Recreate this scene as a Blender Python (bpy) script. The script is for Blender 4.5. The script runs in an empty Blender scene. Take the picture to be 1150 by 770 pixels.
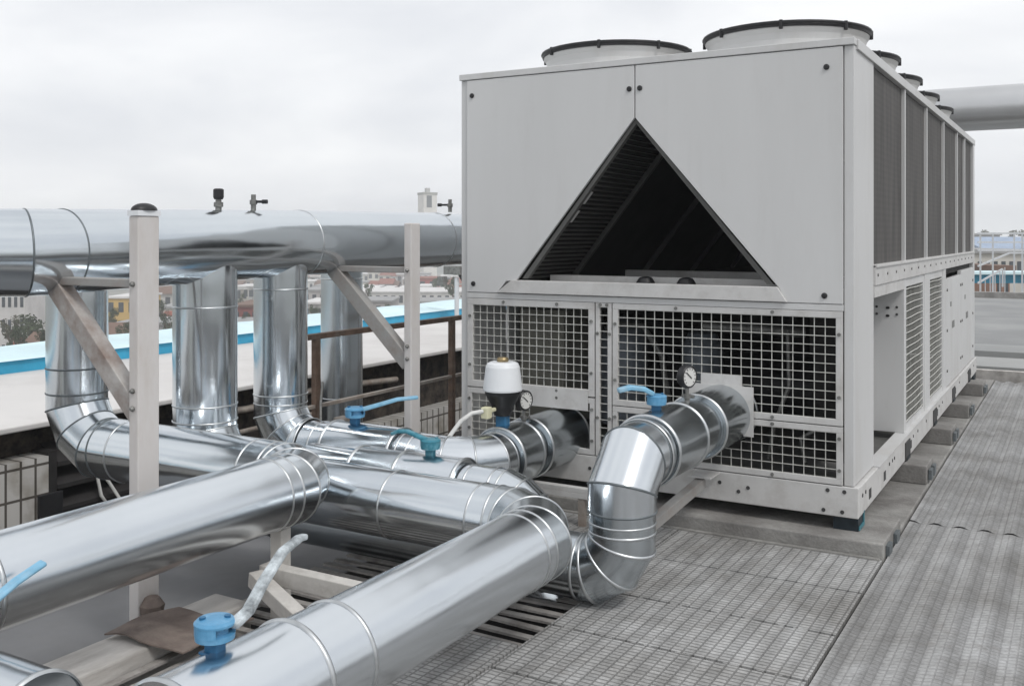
import bpy, bmesh, math, random
from mathutils import Vector, Matrix
random.seed(7)
PI = math.pi
SC = bpy.context.scene
COL = SC.collection

# ------------------------------------------------------------------ materials
def mat(name, col, rough=0.6, metal=0.0, var=0.08, vscale=6.0, bump=0.0, bscale=40.0, col2=None, spec=0.4,
        dirt=None, dirt_amt=0.0, dirt_scale=3.0, rvar=0.0, stretch=(1, 1, 1)):
    m = bpy.data.materials.new(name); m.use_nodes = True
    nt = m.node_tree; N = nt.nodes; L = nt.links
    b = N['Principled BSDF']
    b.inputs['Metallic'].default_value = metal
    b.inputs['Roughness'].default_value = rough
    b.inputs['Specular IOR Level'].default_value = spec
    tc = N.new('ShaderNodeTexCoord'); mp = N.new('ShaderNodeMapping')
    mp.inputs['Scale'].default_value = stretch
    L.new(tc.outputs['Object'], mp.inputs['Vector'])
    n = N.new('ShaderNodeTexNoise'); n.inputs['Scale'].default_value = vscale
    n.inputs['Detail'].default_value = 6; n.inputs['Roughness'].default_value = 0.62
    L.new(mp.outputs[0], n.inputs['Vector'])
    r = N.new('ShaderNodeValToRGB')
    c2 = col2 or tuple(min(1, c * (1 + var)) for c in col)
    c1 = col if col2 else tuple(c * (1 - var) for c in col)
    r.color_ramp.elements[0].position = 0.34; r.color_ramp.elements[1].position = 0.68
    r.color_ramp.elements[0].color = (*c1, 1); r.color_ramp.elements[1].color = (*c2, 1)
    L.new(n.outputs['Fac'], r.inputs['Fac'])
    out = r.outputs['Color']
    if dirt:
        n2 = N.new('ShaderNodeTexNoise'); n2.inputs['Scale'].default_value = dirt_scale
        n2.inputs['Detail'].default_value = 9; n2.inputs['Roughness'].default_value = 0.7
        L.new(mp.outputs[0], n2.inputs['Vector'])
        rr = N.new('ShaderNodeValToRGB')
        rr.color_ramp.elements[0].position = 0.60 - 0.25 * dirt_amt; rr.color_ramp.elements[1].position = 0.72
        rr.color_ramp.elements[1].color = (dirt_amt, dirt_amt, dirt_amt, 1)
        rr.color_ramp.elements[0].color = (0, 0, 0, 1)
        L.new(n2.outputs['Fac'], rr.inputs['Fac'])
        mx = N.new('ShaderNodeMixRGB'); mx.inputs['Color2'].default_value = (*dirt, 1)
        L.new(rr.outputs['Color'], mx.inputs['Fac']); L.new(out, mx.inputs['Color1'])
        out = mx.outputs['Color']
    L.new(out, b.inputs['Base Color'])
    if rvar:
        mr = N.new('ShaderNodeMapRange')
        mr.inputs['To Min'].default_value = max(0.02, rough - rvar); mr.inputs['To Max'].default_value = rough + rvar
        mr.inputs['From Min'].default_value = 0.3; mr.inputs['From Max'].default_value = 0.7
        L.new(n.outputs['Fac'], mr.inputs['Value']); L.new(mr.outputs[0], b.inputs['Roughness'])
    if bump:
        nb = N.new('ShaderNodeTexNoise'); nb.inputs['Scale'].default_value = bscale; nb.inputs['Detail'].default_value = 4
        L.new(mp.outputs[0], nb.inputs['Vector'])
        bp = N.new('ShaderNodeBump'); bp.inputs['Strength'].default_value = bump; bp.inputs['Distance'].default_value = 0.02
        L.new(nb.outputs['Fac'], bp.inputs['Height']); L.new(bp.outputs[0], b.inputs['Normal'])
    return m

def clad(name, col, rough, wav=0.055, spang=0.03):
    """sheet-metal cladding: faint spangle, dull patches, slightly wavy surface"""
    m = bpy.data.materials.new(name); m.use_nodes = True
    nt = m.node_tree; N = nt.nodes; L = nt.links
    b = N['Principled BSDF']; b.inputs['Metallic'].default_value = 1.0
    tc = N.new('ShaderNodeTexCoord')
    v = N.new('ShaderNodeTexVoronoi'); v.inputs['Scale'].default_value = 55
    L.new(tc.outputs['Object'], v.inputs['Vector'])
    n = N.new('ShaderNodeTexNoise'); n.inputs['Scale'].default_value = 2.6; n.inputs['Detail'].default_value = 4
    n.inputs['Roughness'].default_value = 0.5
    L.new(tc.outputs['Object'], n.inputs['Vector'])
    sep = N.new('ShaderNodeSeparateColor'); L.new(v.outputs['Color'], sep.inputs[0])
    a = N.new('ShaderNodeMath'); a.operation = 'MULTIPLY_ADD'; a.inputs[1].default_value = spang; a.inputs[2].default_value = 0
    L.new(sep.outputs[0], a.inputs[0])
    a2 = N.new('ShaderNodeMath'); a2.operation = 'ADD'; L.new(a.outputs[0], a2.inputs[0]); L.new(n.outputs['Fac'], a2.inputs[1])
    r = N.new('ShaderNodeValToRGB')
    r.color_ramp.elements[0].position = 0.30; r.color_ramp.elements[1].position = 0.72
    r.color_ramp.elements[0].color = (col[0] * .93, col[1] * .935, col[2] * .94, 1); r.color_ramp.elements[1].color = (*col, 1)
    L.new(a2.outputs[0], r.inputs['Fac']); L.new(r.outputs['Color'], b.inputs['Base Color'])
    mr = N.new('ShaderNodeMapRange'); mr.inputs['From Min'].default_value = 0.3; mr.inputs['From Max'].default_value = 0.75
    mr.inputs['To Min'].default_value = rough * 0.85; mr.inputs['To Max'].default_value = rough * 1.2
    L.new(a2.outputs[0], mr.inputs['Value']); L.new(mr.outputs[0], b.inputs['Roughness'])
    nb = N.new('ShaderNodeTexNoise'); nb.inputs['Scale'].default_value = 4.5; nb.inputs['Detail'].default_value = 0.5
    L.new(tc.outputs['Object'], nb.inputs['Vector'])
    bp = N.new('ShaderNodeBump'); bp.inputs['Strength'].default_value = wav; bp.inputs['Distance'].default_value = 0.05
    L.new(nb.outputs['Fac'], bp.inputs['Height'])
    n2 = N.new('ShaderNodeTexNoise'); n2.inputs['Scale'].default_value = 9; n2.inputs['Detail'].default_value = 0
    L.new(tc.outputs['Object'], n2.inputs['Vector'])
    bp2 = N.new('ShaderNodeBump'); bp2.inputs['Strength'].default_value = .03; bp2.inputs['Distance'].default_value = 0.02
    L.new(n2.outputs['Fac'], bp2.inputs['Height']); L.new(bp.outputs[0], bp2.inputs['Normal']); L.new(bp2.outputs[0], b.inputs['Normal'])
    return m

def matting(name, col, gap, bw, bh, offset=0.5, mortar=0.008, rot=0.0, bump=0.6, stripes=0.0, c2f=.78):
    """moulded mat: rows of small raised bars with dark gaps between, stained"""
    m = bpy.data.materials.new(name); m.use_nodes = True
    nt = m.node_tree; N = nt.nodes; L = nt.links
    b = N['Principled BSDF']; b.inputs['Roughness'].default_value = 0.62; b.inputs['Specular IOR Level'].default_value = 0.35
    geo = N.new('ShaderNodeNewGeometry'); mp = N.new('ShaderNodeMapping'); mp.inputs['Rotation'].default_value = (0, 0, rot)
    L.new(geo.outputs['Position'], mp.inputs['Vector'])
    br = N.new('ShaderNodeTexBrick'); br.offset = offset; br.inputs['Scale'].default_value = 1.0
    br.inputs['Brick Width'].default_value = bw; br.inputs['Row Height'].default_value = bh
    br.inputs['Mortar Size'].default_value = mortar; br.inputs['Mortar Smooth'].default_value = 0.35
    br.inputs['Color1'].default_value = (*col, 1); br.inputs['Color2'].default_value = (*[c * c2f for c in col], 1)
    br.inputs['Mortar'].default_value = (*gap, 1)
    L.new(mp.outputs[0], br.inputs['Vector'])
    n = N.new('ShaderNodeTexNoise'); n.inputs['Scale'].default_value = 1.7; n.inputs['Detail'].default_value = 10
    n.inputs['Roughness'].default_value = 0.68; n.inputs['Distortion'].default_value = 0.4
    L.new(geo.outputs['Position'], n.inputs['Vector'])
    r = N.new('ShaderNodeValToRGB'); r.color_ramp.elements[0].position = 0.30; r.color_ramp.elements[1].position = 0.66
    r.color_ramp.elements[0].color = (.52, .50, .47, 1); r.color_ramp.elements[1].color = (1.12, 1.12, 1.12, 1)
    L.new(n.outputs['Fac'], r.inputs['Fac'])
    mx = N.new('ShaderNodeMixRGB'); mx.blend_type = 'MULTIPLY'; mx.inputs['Fac'].default_value = 1
    L.new(br.outputs['Color'], mx.inputs['Color1']); L.new(r.outputs['Color'], mx.inputs['Color2'])
    n3 = N.new('ShaderNodeTexNoise'); n3.inputs['Scale'].default_value = 60; n3.inputs['Detail'].default_value = 3
    L.new(geo.outputs['Position'], n3.inputs['Vector'])
    r3 = N.new('ShaderNodeValToRGB'); r3.color_ramp.elements[0].position = 0.3; r3.color_ramp.elements[1].position = 0.7
    r3.color_ramp.elements[0].color = (.82, .82, .82, 1); r3.color_ramp.elements[1].color = (1.12, 1.12, 1.12, 1)
    L.new(n3.outputs['Fac'], r3.inputs['Fac'])
    mx3 = N.new('ShaderNodeMixRGB'); mx3.blend_type = 'MULTIPLY'; mx3.inputs['Fac'].default_value = 1
    L.new(mx.outputs['Color'], mx3.inputs['Color1']); L.new(r3.outputs['Color'], mx3.inputs['Color2'])
    # long darker bands, broken up, plus a few brown and dark patches
    wv = N.new('ShaderNodeTexWave'); wv.wave_type = 'BANDS'; wv.bands_direction = 'X'; wv.inputs['Scale'].default_value = 1 / (.118 * 3.1831)
    wv.inputs['Distortion'].default_value = .5; wv.inputs['Detail'].default_value = 3; wv.inputs['Detail Scale'].default_value = 2
    wv.inputs['Phase Offset'].default_value = PI
    L.new(geo.outputs['Position'], wv.inputs['Vector'])
    rw = N.new('ShaderNodeValToRGB'); rw.color_ramp.elements[0].position = .15; rw.color_ramp.elements[1].position = .75
    rw.color_ramp.elements[0].color = (1 - stripes, 1 - stripes, 1 - stripes, 1)
    L.new(wv.outputs['Fac'], rw.inputs['Fac'])
    mx4 = N.new('ShaderNodeMixRGB'); mx4.blend_type = 'MULTIPLY'; mx4.inputs['Fac'].default_value = 1
    L.new(mx3.outputs['Color'], mx4.inputs['Color1']); L.new(rw.outputs['Color'], mx4.inputs['Color2'])
    n5 = N.new('ShaderNodeTexNoise'); n5.inputs['Scale'].default_value = 3.3; n5.inputs['Detail'].default_value = 12; n5.inputs['Roughness'].default_value = .75
    L.new(geo.outputs['Position'], n5.inputs['Vector'])
    r5 = N.new('ShaderNodeValToRGB'); r5.color_ramp.elements[0].position = .57; r5.color_ramp.elements[1].position = .74
    r5.color_ramp.elements[0].color = (0, 0, 0, 1); r5.color_ramp.elements[1].color = (.75, .75, .75, 1)
    L.new(n5.outputs['Fac'], r5.inputs['Fac'])
    mx5 = N.new('ShaderNodeMixRGB'); mx5.inputs['Color2'].default_value = (.17, .155, .14, 1)
    L.new(r5.outputs['Color'], mx5.inputs['Fac']); L.new(mx4.outputs['Color'], mx5.inputs['Color1'])
    L.new(mx5.outputs['Color'], b.inputs['Base Color'])
    bp = N.new('ShaderNodeBump'); bp.inputs['Strength'].default_value = bump; bp.inputs['Distance'].default_value = 0.006
    bp.invert = True
    L.new(br.outputs['Fac'], bp.inputs['Height']); L.new(bp.outputs[0], b.inputs['Normal'])
    return m

def tiles(name, col, gap, bw, bh, mortar, axis='X'):
    m = bpy.data.materials.new(name); m.use_nodes = True
    nt = m.node_tree; N = nt.nodes; L = nt.links
    b = N['Principled BSDF']; b.inputs['Roughness'].default_value = 0.3
    geo = N.new('ShaderNodeNewGeometry'); sp = N.new('ShaderNodeSeparateXYZ'); cb = N.new('ShaderNodeCombineXYZ')
    L.new(geo.outputs['Position'], sp.inputs[0]); L.new(sp.outputs[1 if axis == 'X' else 0], cb.inputs[0]); L.new(sp.outputs[2], cb.inputs[1])
    br = N.new('ShaderNodeTexBrick'); br.offset = 0; br.inputs['Scale'].default_value = 1
    br.inputs['Brick Width'].default_value = bw; br.inputs['Row Height'].default_value = bh; br.inputs['Mortar Size'].default_value = mortar
    br.inputs['Color1'].default_value = (*col, 1); br.inputs['Color2'].default_value = (*[c * .85 for c in col], 1)
    br.inputs['Mortar'].default_value = (*gap, 1)
    L.new(cb.outputs[0], br.inputs['Vector'])
    n = N.new('ShaderNodeTexNoise'); n.inputs['Scale'].default_value = 5; n.inputs['Detail'].default_value = 8
    L.new(geo.outputs['Position'], n.inputs['Vector'])
    r = N.new('ShaderNodeValToRGB'); r.color_ramp.elements[0].position = .33; r.color_ramp.elements[1].position = .55
    r.color_ramp.elements[0].color = (.6, .57, .52, 1)
    L.new(n.outputs['Fac'], r.inputs['Fac'])
    mx = N.new('ShaderNodeMixRGB'); mx.blend_type = 'MULTIPLY'; mx.inputs['Fac'].default_value = 1
    L.new(br.outputs['Color'], mx.inputs['Color1']); L.new(r.outputs['Color'], mx.inputs['Color2'])
    L.new(mx.outputs['Color'], b.inputs['Base Color'])
    return m

M = dict(
    clad=clad('aluminium_cladding', (.66, .70, .73), .155),
    clad_dull=clad('dull_cladding', (.54, .58, .605), .215, .06),
    clad_bright=clad('bright_cladding', (.70, .735, .765), .215),
    bead=mat('seam_metal', (.55, .57, .58), .38, 1.0, .1, 30),
    bead_dark=mat('seam_dark', (.16, .18, .19), .5, .6, .2, 30),
    cabinet=mat('cabinet_paint', (.57, .572, .57), .45, 0, .025, 2.5, .015, 120, dirt=(.42, .40, .37), dirt_amt=.45, dirt_scale=3, stretch=(1, 1, .25)),
    cabinet_front=mat('cabinet_front_paint', (.585, .587, .585), .5, 0, .03, 1.2, .012, 3, dirt=(.49, .485, .475), dirt_amt=.35, dirt_scale=2.2, stretch=(1.6, 1, .22)),
    frame=mat('frame_paint', (.55, .545, .535), .5, 0, .05, 9, .02, 80, dirt=(.30, .275, .25), dirt_amt=.45, dirt_scale=7),
    wire=mat('wire_mesh_metal', (.62, .62, .58), .45, .3, .1, 20),
    coil=None, black=mat('black_plastic', (.018, .018, .02), .45, 0, .2, 20),
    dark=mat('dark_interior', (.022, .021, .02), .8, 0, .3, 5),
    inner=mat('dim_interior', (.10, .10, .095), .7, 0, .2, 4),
    seam=mat('dark_grey_fitting', (.05, .05, .05), .8, 0, .1, 10),  # plain dark grey for fixings, bay screws and feet
    beige=mat('beige_panel', (.24, .235, .20), .6, 0, .08, 4),
    steelblue=mat('compressor_paint', (.24, .27, .31), .45, .2, .1, 8),
    darkblue=mat('isolator_paint', (.018, .028, .036), .5, .2, .4, 14),
    teal=mat('isolator_edge', (.05, .19, .23), .5, 0, .3, 20),
    blue=mat('valve_blue', (.10, .30, .50), .30, .0, .12, 18, .04, 60, dirt=(.25, .42, .55), dirt_amt=.5, dirt_scale=9),
    blue_pale=mat('lever_blue', (.20, .43, .60), .42, .0, .15, 18, .04, 60, dirt=(.42, .52, .58), dirt_amt=.6, dirt_scale=12),
    bluedark=mat('valve_neck_blue', (.025, .13, .26), .4, 0, .15, 20, .03, 60),
    tealblue=mat('valve_teal', (.04, .21, .28), .4, 0, .2, 20, .03, 60, dirt=(.35, .48, .52), dirt_amt=.5, dirt_scale=10),
    wornlever=mat('worn_lever', (.62, .68, .71), .45, .1, .12, 9, .01, 40, dirt=(.05, .055, .06), dirt_amt=1.0, dirt_scale=16),
    white=mat('white_plastic', (.74, .76, .78), .35, 0, .02, 4),
    cream=mat('cream_plug', (.62, .60, .42), .5, 0, .05, 8),
    cable=mat('cable_white', (.60, .60, .58), .5, 0, .08, 10),
    postpaint=mat('post_paint', (.60, .575, .56), .55, 0, .05, 5, .03, 60, dirt=(.36, .31, .26), dirt_amt=.55, dirt_scale=5, stretch=(1, 1, .35)),
    brace=mat('brace_paint', (.41, .395, .38), .6, 0, .1, 6, .05, 50, dirt=(.13, .06, .03), dirt_amt=.8, dirt_scale=5.5),
    bracegrey=mat('brace_grey', (.33, .325, .315), .6, 0, .12, 6, .05, 50, dirt=(.16, .10, .07), dirt_amt=.6, dirt_scale=6),
    rust=mat('rusty_sheet', (.17, .135, .118), .85, .1, .3, 7, .25, 30, dirt=(.30, .26, .22), dirt_amt=.5, dirt_scale=6),
    rustrail=mat('rusty_rail', (.17, .115, .085), .7, .2, .3, 12, .08, 60, dirt=(.30, .27, .24), dirt_amt=.5, dirt_scale=9),
    palerail=mat('dull_rail', (.36, .325, .29), .65, .1, .2, 12, .08, 60, dirt=(.16, .10, .07), dirt_amt=.7, dirt_scale=9),
    timber=mat('weathered_timber', (.50, .48, .455), .8, 0, .22, 5, .2, 30, dirt=(.15, .13, .11), dirt_amt=.6, dirt_scale=6, stretch=(1, .25, 1)),
    timber_pale=mat('pale_timber', (.55, .53, .50), .75, 0, .12, 8, .12, 30, dirt=(.26, .24, .21), dirt_amt=.6, dirt_scale=7),
    slat=mat('grating_steel', (.40, .38, .36), .65, .3, .25, 9, .12, 50, dirt=(.10, .075, .06), dirt_amt=.6, dirt_scale=7),
    concrete=mat('concrete', (.30, .295, .28), .85, 0, .2, 4, .25, 60, dirt=(.11, .10, .095), dirt_amt=.85, dirt_scale=3),
    concrete_dark=mat('old_concrete', (.27, .265, .25), .9, 0, .2, 5, .25, 60, dirt=(.09, .085, .08), dirt_amt=.7, dirt_scale=4),
    membrane=mat('roof_membrane', (.15, .152, .157), .7, 0, .14, 2.2, .12, 6, dirt=(.17, .165, .16), dirt_amt=.5, dirt_scale=2.5),
    deck=mat('deck_dark', (.03, .028, .027), .85, 0, .25, 3, .15, 30, dirt=(.025, .022, .02), dirt_amt=.7, dirt_scale=2),
    matt=matting('mat_moulded', (.475, .477, .475), (.24, .24, .238), .044, .026, .0, .0040, 0, .7, .16, .84),
    walk=matting('walkway_mat', (.415, .418, .42), (.315, .317, .317), .030, .030, .0, .0036, 0, .45, .34, .92),
    whiteroof=mat('white_roof', (.60, .585, .57), .7, 0, .05, .6, .05, 12, dirt=(.42, .40, .385), dirt_amt=.6, dirt_scale=.9),
    skycyan=mat('skylight_top', (.60, .77, .81), .45, 0, .12, 1.2, .03, 6),
    skyblue=mat('skylight_side', (.04, .34, .54), .45, 0, .15, 3),
    tile=tiles('white_wall_tile', (.56, .545, .52), (.10, .09, .08), .105, .205, .009),
    rubble=mat('dark_rough_wall', (.022, .018, .016), .95, 0, .5, 9, .6, 14, dirt=(.10, .08, .06), dirt_amt=.75, dirt_scale=9),
    louvre=mat('dark_louvre', (.028, .026, .026), .6, .1, .3, 6),
    glassdial=mat('dial_face', (.66, .66, .64), .3, 0, .02, 8),
    brass=mat('brass', (.32, .25, .14), .45, .8, .3, 30),
    ventmetal=mat('vent_metal', (.22, .22, .21), .5, .6, .3, 40),
    duct=mat('duct_metal', (.56, .565, .57), .33, .85, .06, 1.2, .03, 3),
    pale_rail=mat('pale_railing', (.62, .64, .66), .5, .1, .05, 4),
    ground=mat('city_ground', (.26, .25, .235), .95, 0, .25, .05, 0, 1, dirt=(.10, .12, .07), dirt_amt=.8, dirt_scale=.03),
    hill=mat('far_hill', (.20, .215, .20), .95, 0, .3, .02, 0, 1, dirt=(.30, .29, .27), dirt_amt=.6, dirt_scale=.05),
    paleroof=mat('pale_flat_roof', (.33, .335, .33), .8, 0, .1, .5, .05, 8, dirt=(.30, .30, .29), dirt_amt=.6, dirt_scale=.7),
    roofgrey=mat('grey_flat_roof', (.235, .24, .24), .7, 0, .12, .5, .05, 8, dirt=(.33, .33, .32), dirt_amt=.6, dirt_scale=.5),
    bark=mat('bark', (.10, .075, .055), .9, 0, .3, 5),
    leaf=mat('foliage', (.055, .075, .035), .8, 0, .4, .8),
    leaf2=mat('foliage_olive', (.085, .085, .05), .8, 0, .4, .8),
    window=mat('window_glass', (.06, .07, .08), .15, 0, .3, 2),
)
def coilmat():
    m = bpy.data.materials.new('coil_fins'); m.use_nodes = True
    nt = m.node_tree; N = nt.nodes; L = nt.links
    b = N['Principled BSDF']; b.inputs['Roughness'].default_value = .65; b.inputs['Metallic'].default_value = .25
    geo = N.new('ShaderNodeNewGeometry')
    w = N.new('ShaderNodeTexWave'); w.wave_type = 'BANDS'; w.bands_direction = 'Z'; w.inputs['Scale'].default_value = 9
    w.inputs['Distortion'].default_value = .3
    L.new(geo.outputs['Position'], w.inputs['Vector'])
    mp = N.new('ShaderNodeMapping'); mp.inputs['Scale'].default_value = (1, 6, .7); L.new(geo.outputs['Position'], mp.inputs['Vector'])
    n = N.new('ShaderNodeTexNoise'); n.inputs['Scale'].default_value = 2.2; n.inputs['Detail'].default_value = 7
    L.new(mp.outputs[0], n.inputs['Vector'])
    r = N.new('ShaderNodeValToRGB'); r.color_ramp.elements[0].position = .3; r.color_ramp.elements[1].position = .75
    r.color_ramp.elements[0].color = (.05, .047, .044, 1); r.color_ramp.elements[1].color = (.115, .107, .10, 1)
    L.new(n.outputs['Fac'], r.inputs['Fac'])
    mx = N.new('ShaderNodeMixRGB'); mx.blend_type = 'MULTIPLY'; mx.inputs['Fac'].default_value = .12
    L.new(r.outputs['Color'], mx.inputs['Color1']); L.new(w.outputs['Color'], mx.inputs['Color2'])
    L.new(mx.outputs['Color'], b.inputs['Base Color'])
    return m
M['coil'] = coilmat()

# ------------------------------------------------------------------ mesh builder
class MB:
    def __init__(s): s.v = []; s.f = []; s.smooth = []; s.mi = []; s.cur = 0
    def add(s, vs, fs, smooth=False):
        o = len(s.v); s.v += [Vector(v) for v in vs]
        for f in fs: s.f.append([o + i for i in f]); s.smooth.append(smooth); s.mi.append(s.cur)
    def box(s, x0, x1, y0, y1, z0, z1):
        vs = [(x, y, z) for z in (z0, z1) for y in (y0, y1) for x in (x0, x1)]
        s.add(vs, [(0, 2, 3, 1), (4, 5, 7, 6), (0, 1, 5, 4), (2, 6, 7, 3), (0, 4, 6, 2), (1, 3, 7, 5)]); return s
    def bar(s, a, b, w, h, up=(0, 0, 1)):
        a = Vector(a); b = Vector(b); d = (b - a).normalized(); u = Vector(up)
        if abs(d.dot(u)) > .99: u = Vector((1, 0, 0))
        sx = d.cross(u).normalized() * w / 2; sy = sx.cross(d).normalized() * h / 2
        vs = [p + i * sx + j * sy for p in (a, b) for (i, j) in ((-1, -1), (1, -1), (1, 1), (-1, 1))]
        s.add(vs, [(3, 2, 1, 0), (4, 5, 6, 7), (0, 1, 5, 4), (1, 2, 6, 5), (2, 3, 7, 6), (3, 0, 4, 7)]); return s
    def prism(s, pts, off):
        """planar polygon pts extruded by vector off"""
        n = len(pts); off = Vector(off); P = [Vector(p) for p in pts]
        s.add(P + [p + off for p in P], [tuple(range(n))[::-1], tuple(range(n, 2 * n))] + [(i, (i + 1) % n, n + (i + 1) % n, n + i) for i in range(n)]); return s
    def lathe(s, c, prof, n=40, axis=(0, 0, 1), smooth=True, split=True):
        """prof: list of (radius, height) along axis from c; each profile span separate so edges stay crisp"""
        c = Vector(c); ax = Vector(axis).normalized()
        u = ax.orthogonal().normalized(); w = ax.cross(u)
        def ring(r, h): return [c + ax * h + (u * math.cos(2 * PI * i / n) + w * math.sin(2 * PI * i / n)) * r for i in range(n)]
        for (r0, h0), (r1, h1) in zip(prof, prof[1:]):
            if r0 < 1e-6:
                R = ring(r1, h1); s.add([c + ax * h0] + R, [(0, 1 + (i + 1) % n, 1 + i) for i in range(n)], False)
            elif r1 < 1e-6:
                R = ring(r0, h0); s.add([c + ax * h1] + R, [(0, 1 + i, 1 + (i + 1) % n) for i in range(n)], False)
            else:
                s.add(ring(r0, h0) + ring(r1, h1), [(i, (i + 1) % n, n + (i + 1) % n, n + i) for i in range(n)], smooth)
        return s
    def curve(s, pts, r, n=10, taper=None, cap=True):
        """smooth round tube along pts"""
        P = [Vector(p) for p in pts]; k = len(P); rings = []
        u = None
        for i, p in enumerate(P):
            d = (P[min(i + 1, k - 1)] - P[max(i - 1, 0)]).normalized()
            u = d.orthogonal().normalized() if u is None else (u - d * u.dot(d)).normalized()
            w = d.cross(u); rr = taper[i] if taper else r
            rings.append([p + (u * math.cos(2 * PI * j / n) + w * math.sin(2 * PI * j / n)) * rr for j in range(n)])
        vs = [v for R in rings for v in R]
        fs = [(i * n + j, i * n + (j + 1) % n, (i + 1) * n + (j + 1) % n, (i + 1) * n + j) for i in range(k - 1) for j in range(n)]
        s.add(vs, fs, True)
        if cap: s.add(rings[0], [tuple(range(n))[::-1]]); s.add(rings[-1], [tuple(range(n))])
        return s
    def strap(s, pts, w, t, side):
        """flat bent bar along pts; side = width direction"""
        P = [Vector(p) for p in pts]; k = len(P); sd = Vector(side).normalized(); rings = []
        for i, p in enumerate(P):
            d = (P[min(i + 1, k - 1)] - P[max(i - 1, 0)]).normalized()
            n = d.cross(sd).normalized(); ww = w[i] if isinstance(w, (list, tuple)) else w
            rings.append([p - sd * ww / 2 - n * t / 2, p + sd * ww / 2 - n * t / 2, p + sd * ww / 2 + n * t / 2, p - sd * ww / 2 + n * t / 2])
        s.add([v for R in rings for v in R], [(i * 4 + j, i * 4 + (j + 1) % 4, (i + 1) * 4 + (j + 1) % 4, (i + 1) * 4 + j) for i in range(k - 1) for j in range(4)] + [(3, 2, 1, 0), tuple(4 * (k - 1) + j for j in range(4))])
        return s
    # ---- cladding pipes
    def pipe(s, pts, r, n=64, ext=None):
        """mitred round pipe through pts (each span its own sharp gore)"""
        P = [Vector(p) for p in pts]; k = len(P)
        D = [(P[i + 1] - P[i]).normalized() for i in range(k - 1)]
        u = None; s.rings = []
        for i in range(k - 1):
            d = D[i]
            if u is None: u = d.orthogonal().normalized()
            else:
                q = D[i - 1].rotation_difference(d); u = (q @ u)
                u = (u - d * u.dot(d)).normalized()
            w = d.cross(u)
            n0 = d if i == 0 else (D[i - 1] + d).normalized()
            n1 = d if i == k - 2 else (D[i + 1] + d).normalized()
            R0 = []; R1 = []
            for j in range(n):
                o = (u * math.cos(2 * PI * j / n) + w * math.sin(2 * PI * j / n)) * r
                R0.append(P[i] + o - d * (o.dot(n0) / d.dot(n0))); R1.append(P[i + 1] + o - d * (o.dot(n1) / d.dot(n1)))
            s.add(R0 + R1, [(j, (j + 1) % n, n + (j + 1) % n, n + j) for j in range(n)], True)
            s.rings.append((P[i], R0)); 
            if i == k - 2: s.rings.append((P[i + 1], R1))
        return s
    def bead_ring(s, c, R, h=.004, wd=None):
        """raised rounded bead following ring R about centre c"""
        n = len(R); c = Vector(c)
        nrm = (R[0] - c).cross(R[n // 4] - c).normalized()
        prof = [(-.0012, -1.5 * h), (.7 * h, -h), (h, 0), (.7 * h, h), (-.0012, 1.5 * h)]
        vs = []
        for p in R:
            e = (p - c).normalized()
            vs += [p + e * a + nrm * b for a, b in prof]
        m = len(prof)
        s.add(vs, [(i * m + j, i * m + j + 1, ((i + 1) % n) * m + j + 1, ((i + 1) % n) * m + j) for i in range(n) for j in range(m - 1)], True)
    def build(s, name, material, parent=None, loc=None, bevel=0.0):
        me = bpy.data.meshes.new(name)
        base = WL.get(parent.name, Vector()) if parent else Vector(loc or (0, 0, 0))
        if parent is not None and loc is not None: base = Vector(loc)
        me.from_pydata([tuple(v - base) for v in s.v], [], s.f)
        for p, sm, mi in zip(me.polygons, s.smooth, s.mi): p.use_smooth = sm; p.material_index = mi
        me.validate(); me.update()
        for mm in (material if isinstance(material, (list, tuple)) else [material]): me.materials.append(mm)
        o = bpy.data.objects.new(name, me); COL.objects.link(o)
        if parent:
            o.parent = parent; o.location = base - WL[parent.name]
        else: o.location = base
        WL[o.name] = base
        if bevel:
            bv = o.modifiers.new('bevel', 'BEVEL'); bv.width = bevel; bv.segments = 2; bv.limit_method = 'ANGLE'; bv.angle_limit = math.radians(50)
        return o
def each(mb, name, material, parent, bevel=0.0):
    """every separate piece of mb becomes a part of its own"""
    key = {}; par = list(range(len(mb.v)))
    def find(i):
        while par[i] != i: par[i] = par[par[i]]; i = par[i]
        return i
    for i, v in enumerate(mb.v):
        k = (round(v.x, 5), round(v.y, 5), round(v.z, 5))
        if k in key: par[find(i)] = find(key[k])
        else: key[k] = i
    for f in mb.f:
        for q in f[1:]: par[find(q)] = find(f[0])
    groups = {}
    for f, sm in zip(mb.f, mb.smooth): groups.setdefault(find(f[0]), []).append((f, sm))
    out = []
    for fs in groups.values():
        ids = sorted({q for f, _ in fs for q in f}); mp_ = {q: i for i, q in enumerate(ids)}
        n = MB(); n.v = [mb.v[q] for q in ids]
        for f, sm in fs: n.f.append([mp_[q] for q in f]); n.smooth.append(sm); n.mi.append(0)
        out.append(n.build(name, material, parent, tuple(WL[parent.name]), bevel))
    return out
WL = {}
def tag(o, label=None, cat=None, group=None, kind=None):
    if label: o['label'] = label
    if cat: o['category'] = cat
    if group: o['group'] = group
    if kind: o['kind'] = kind
    return o
def thing(name, label, cat, loc, group=None):
    o = bpy.data.objects.new(name, None); COL.objects.link(o); o.location = loc; o.empty_display_size = .1
    WL[o.name] = Vector(loc); return tag(o, label, cat, group)
def copy_tree(o, loc, label=None, rz=0):
    c = o.copy(); COL.objects.link(c); c.location = loc; WL[c.name] = Vector(loc)
    if label: c['label'] = label
    if rz: c.rotation_euler.z = rz
    for ch in list(o.children):
        d = ch.copy(); COL.objects.link(d); d.parent = c
        for g in list(ch.children):
            e = g.copy(); COL.objects.link(e); e.parent = d
    return c

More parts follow.
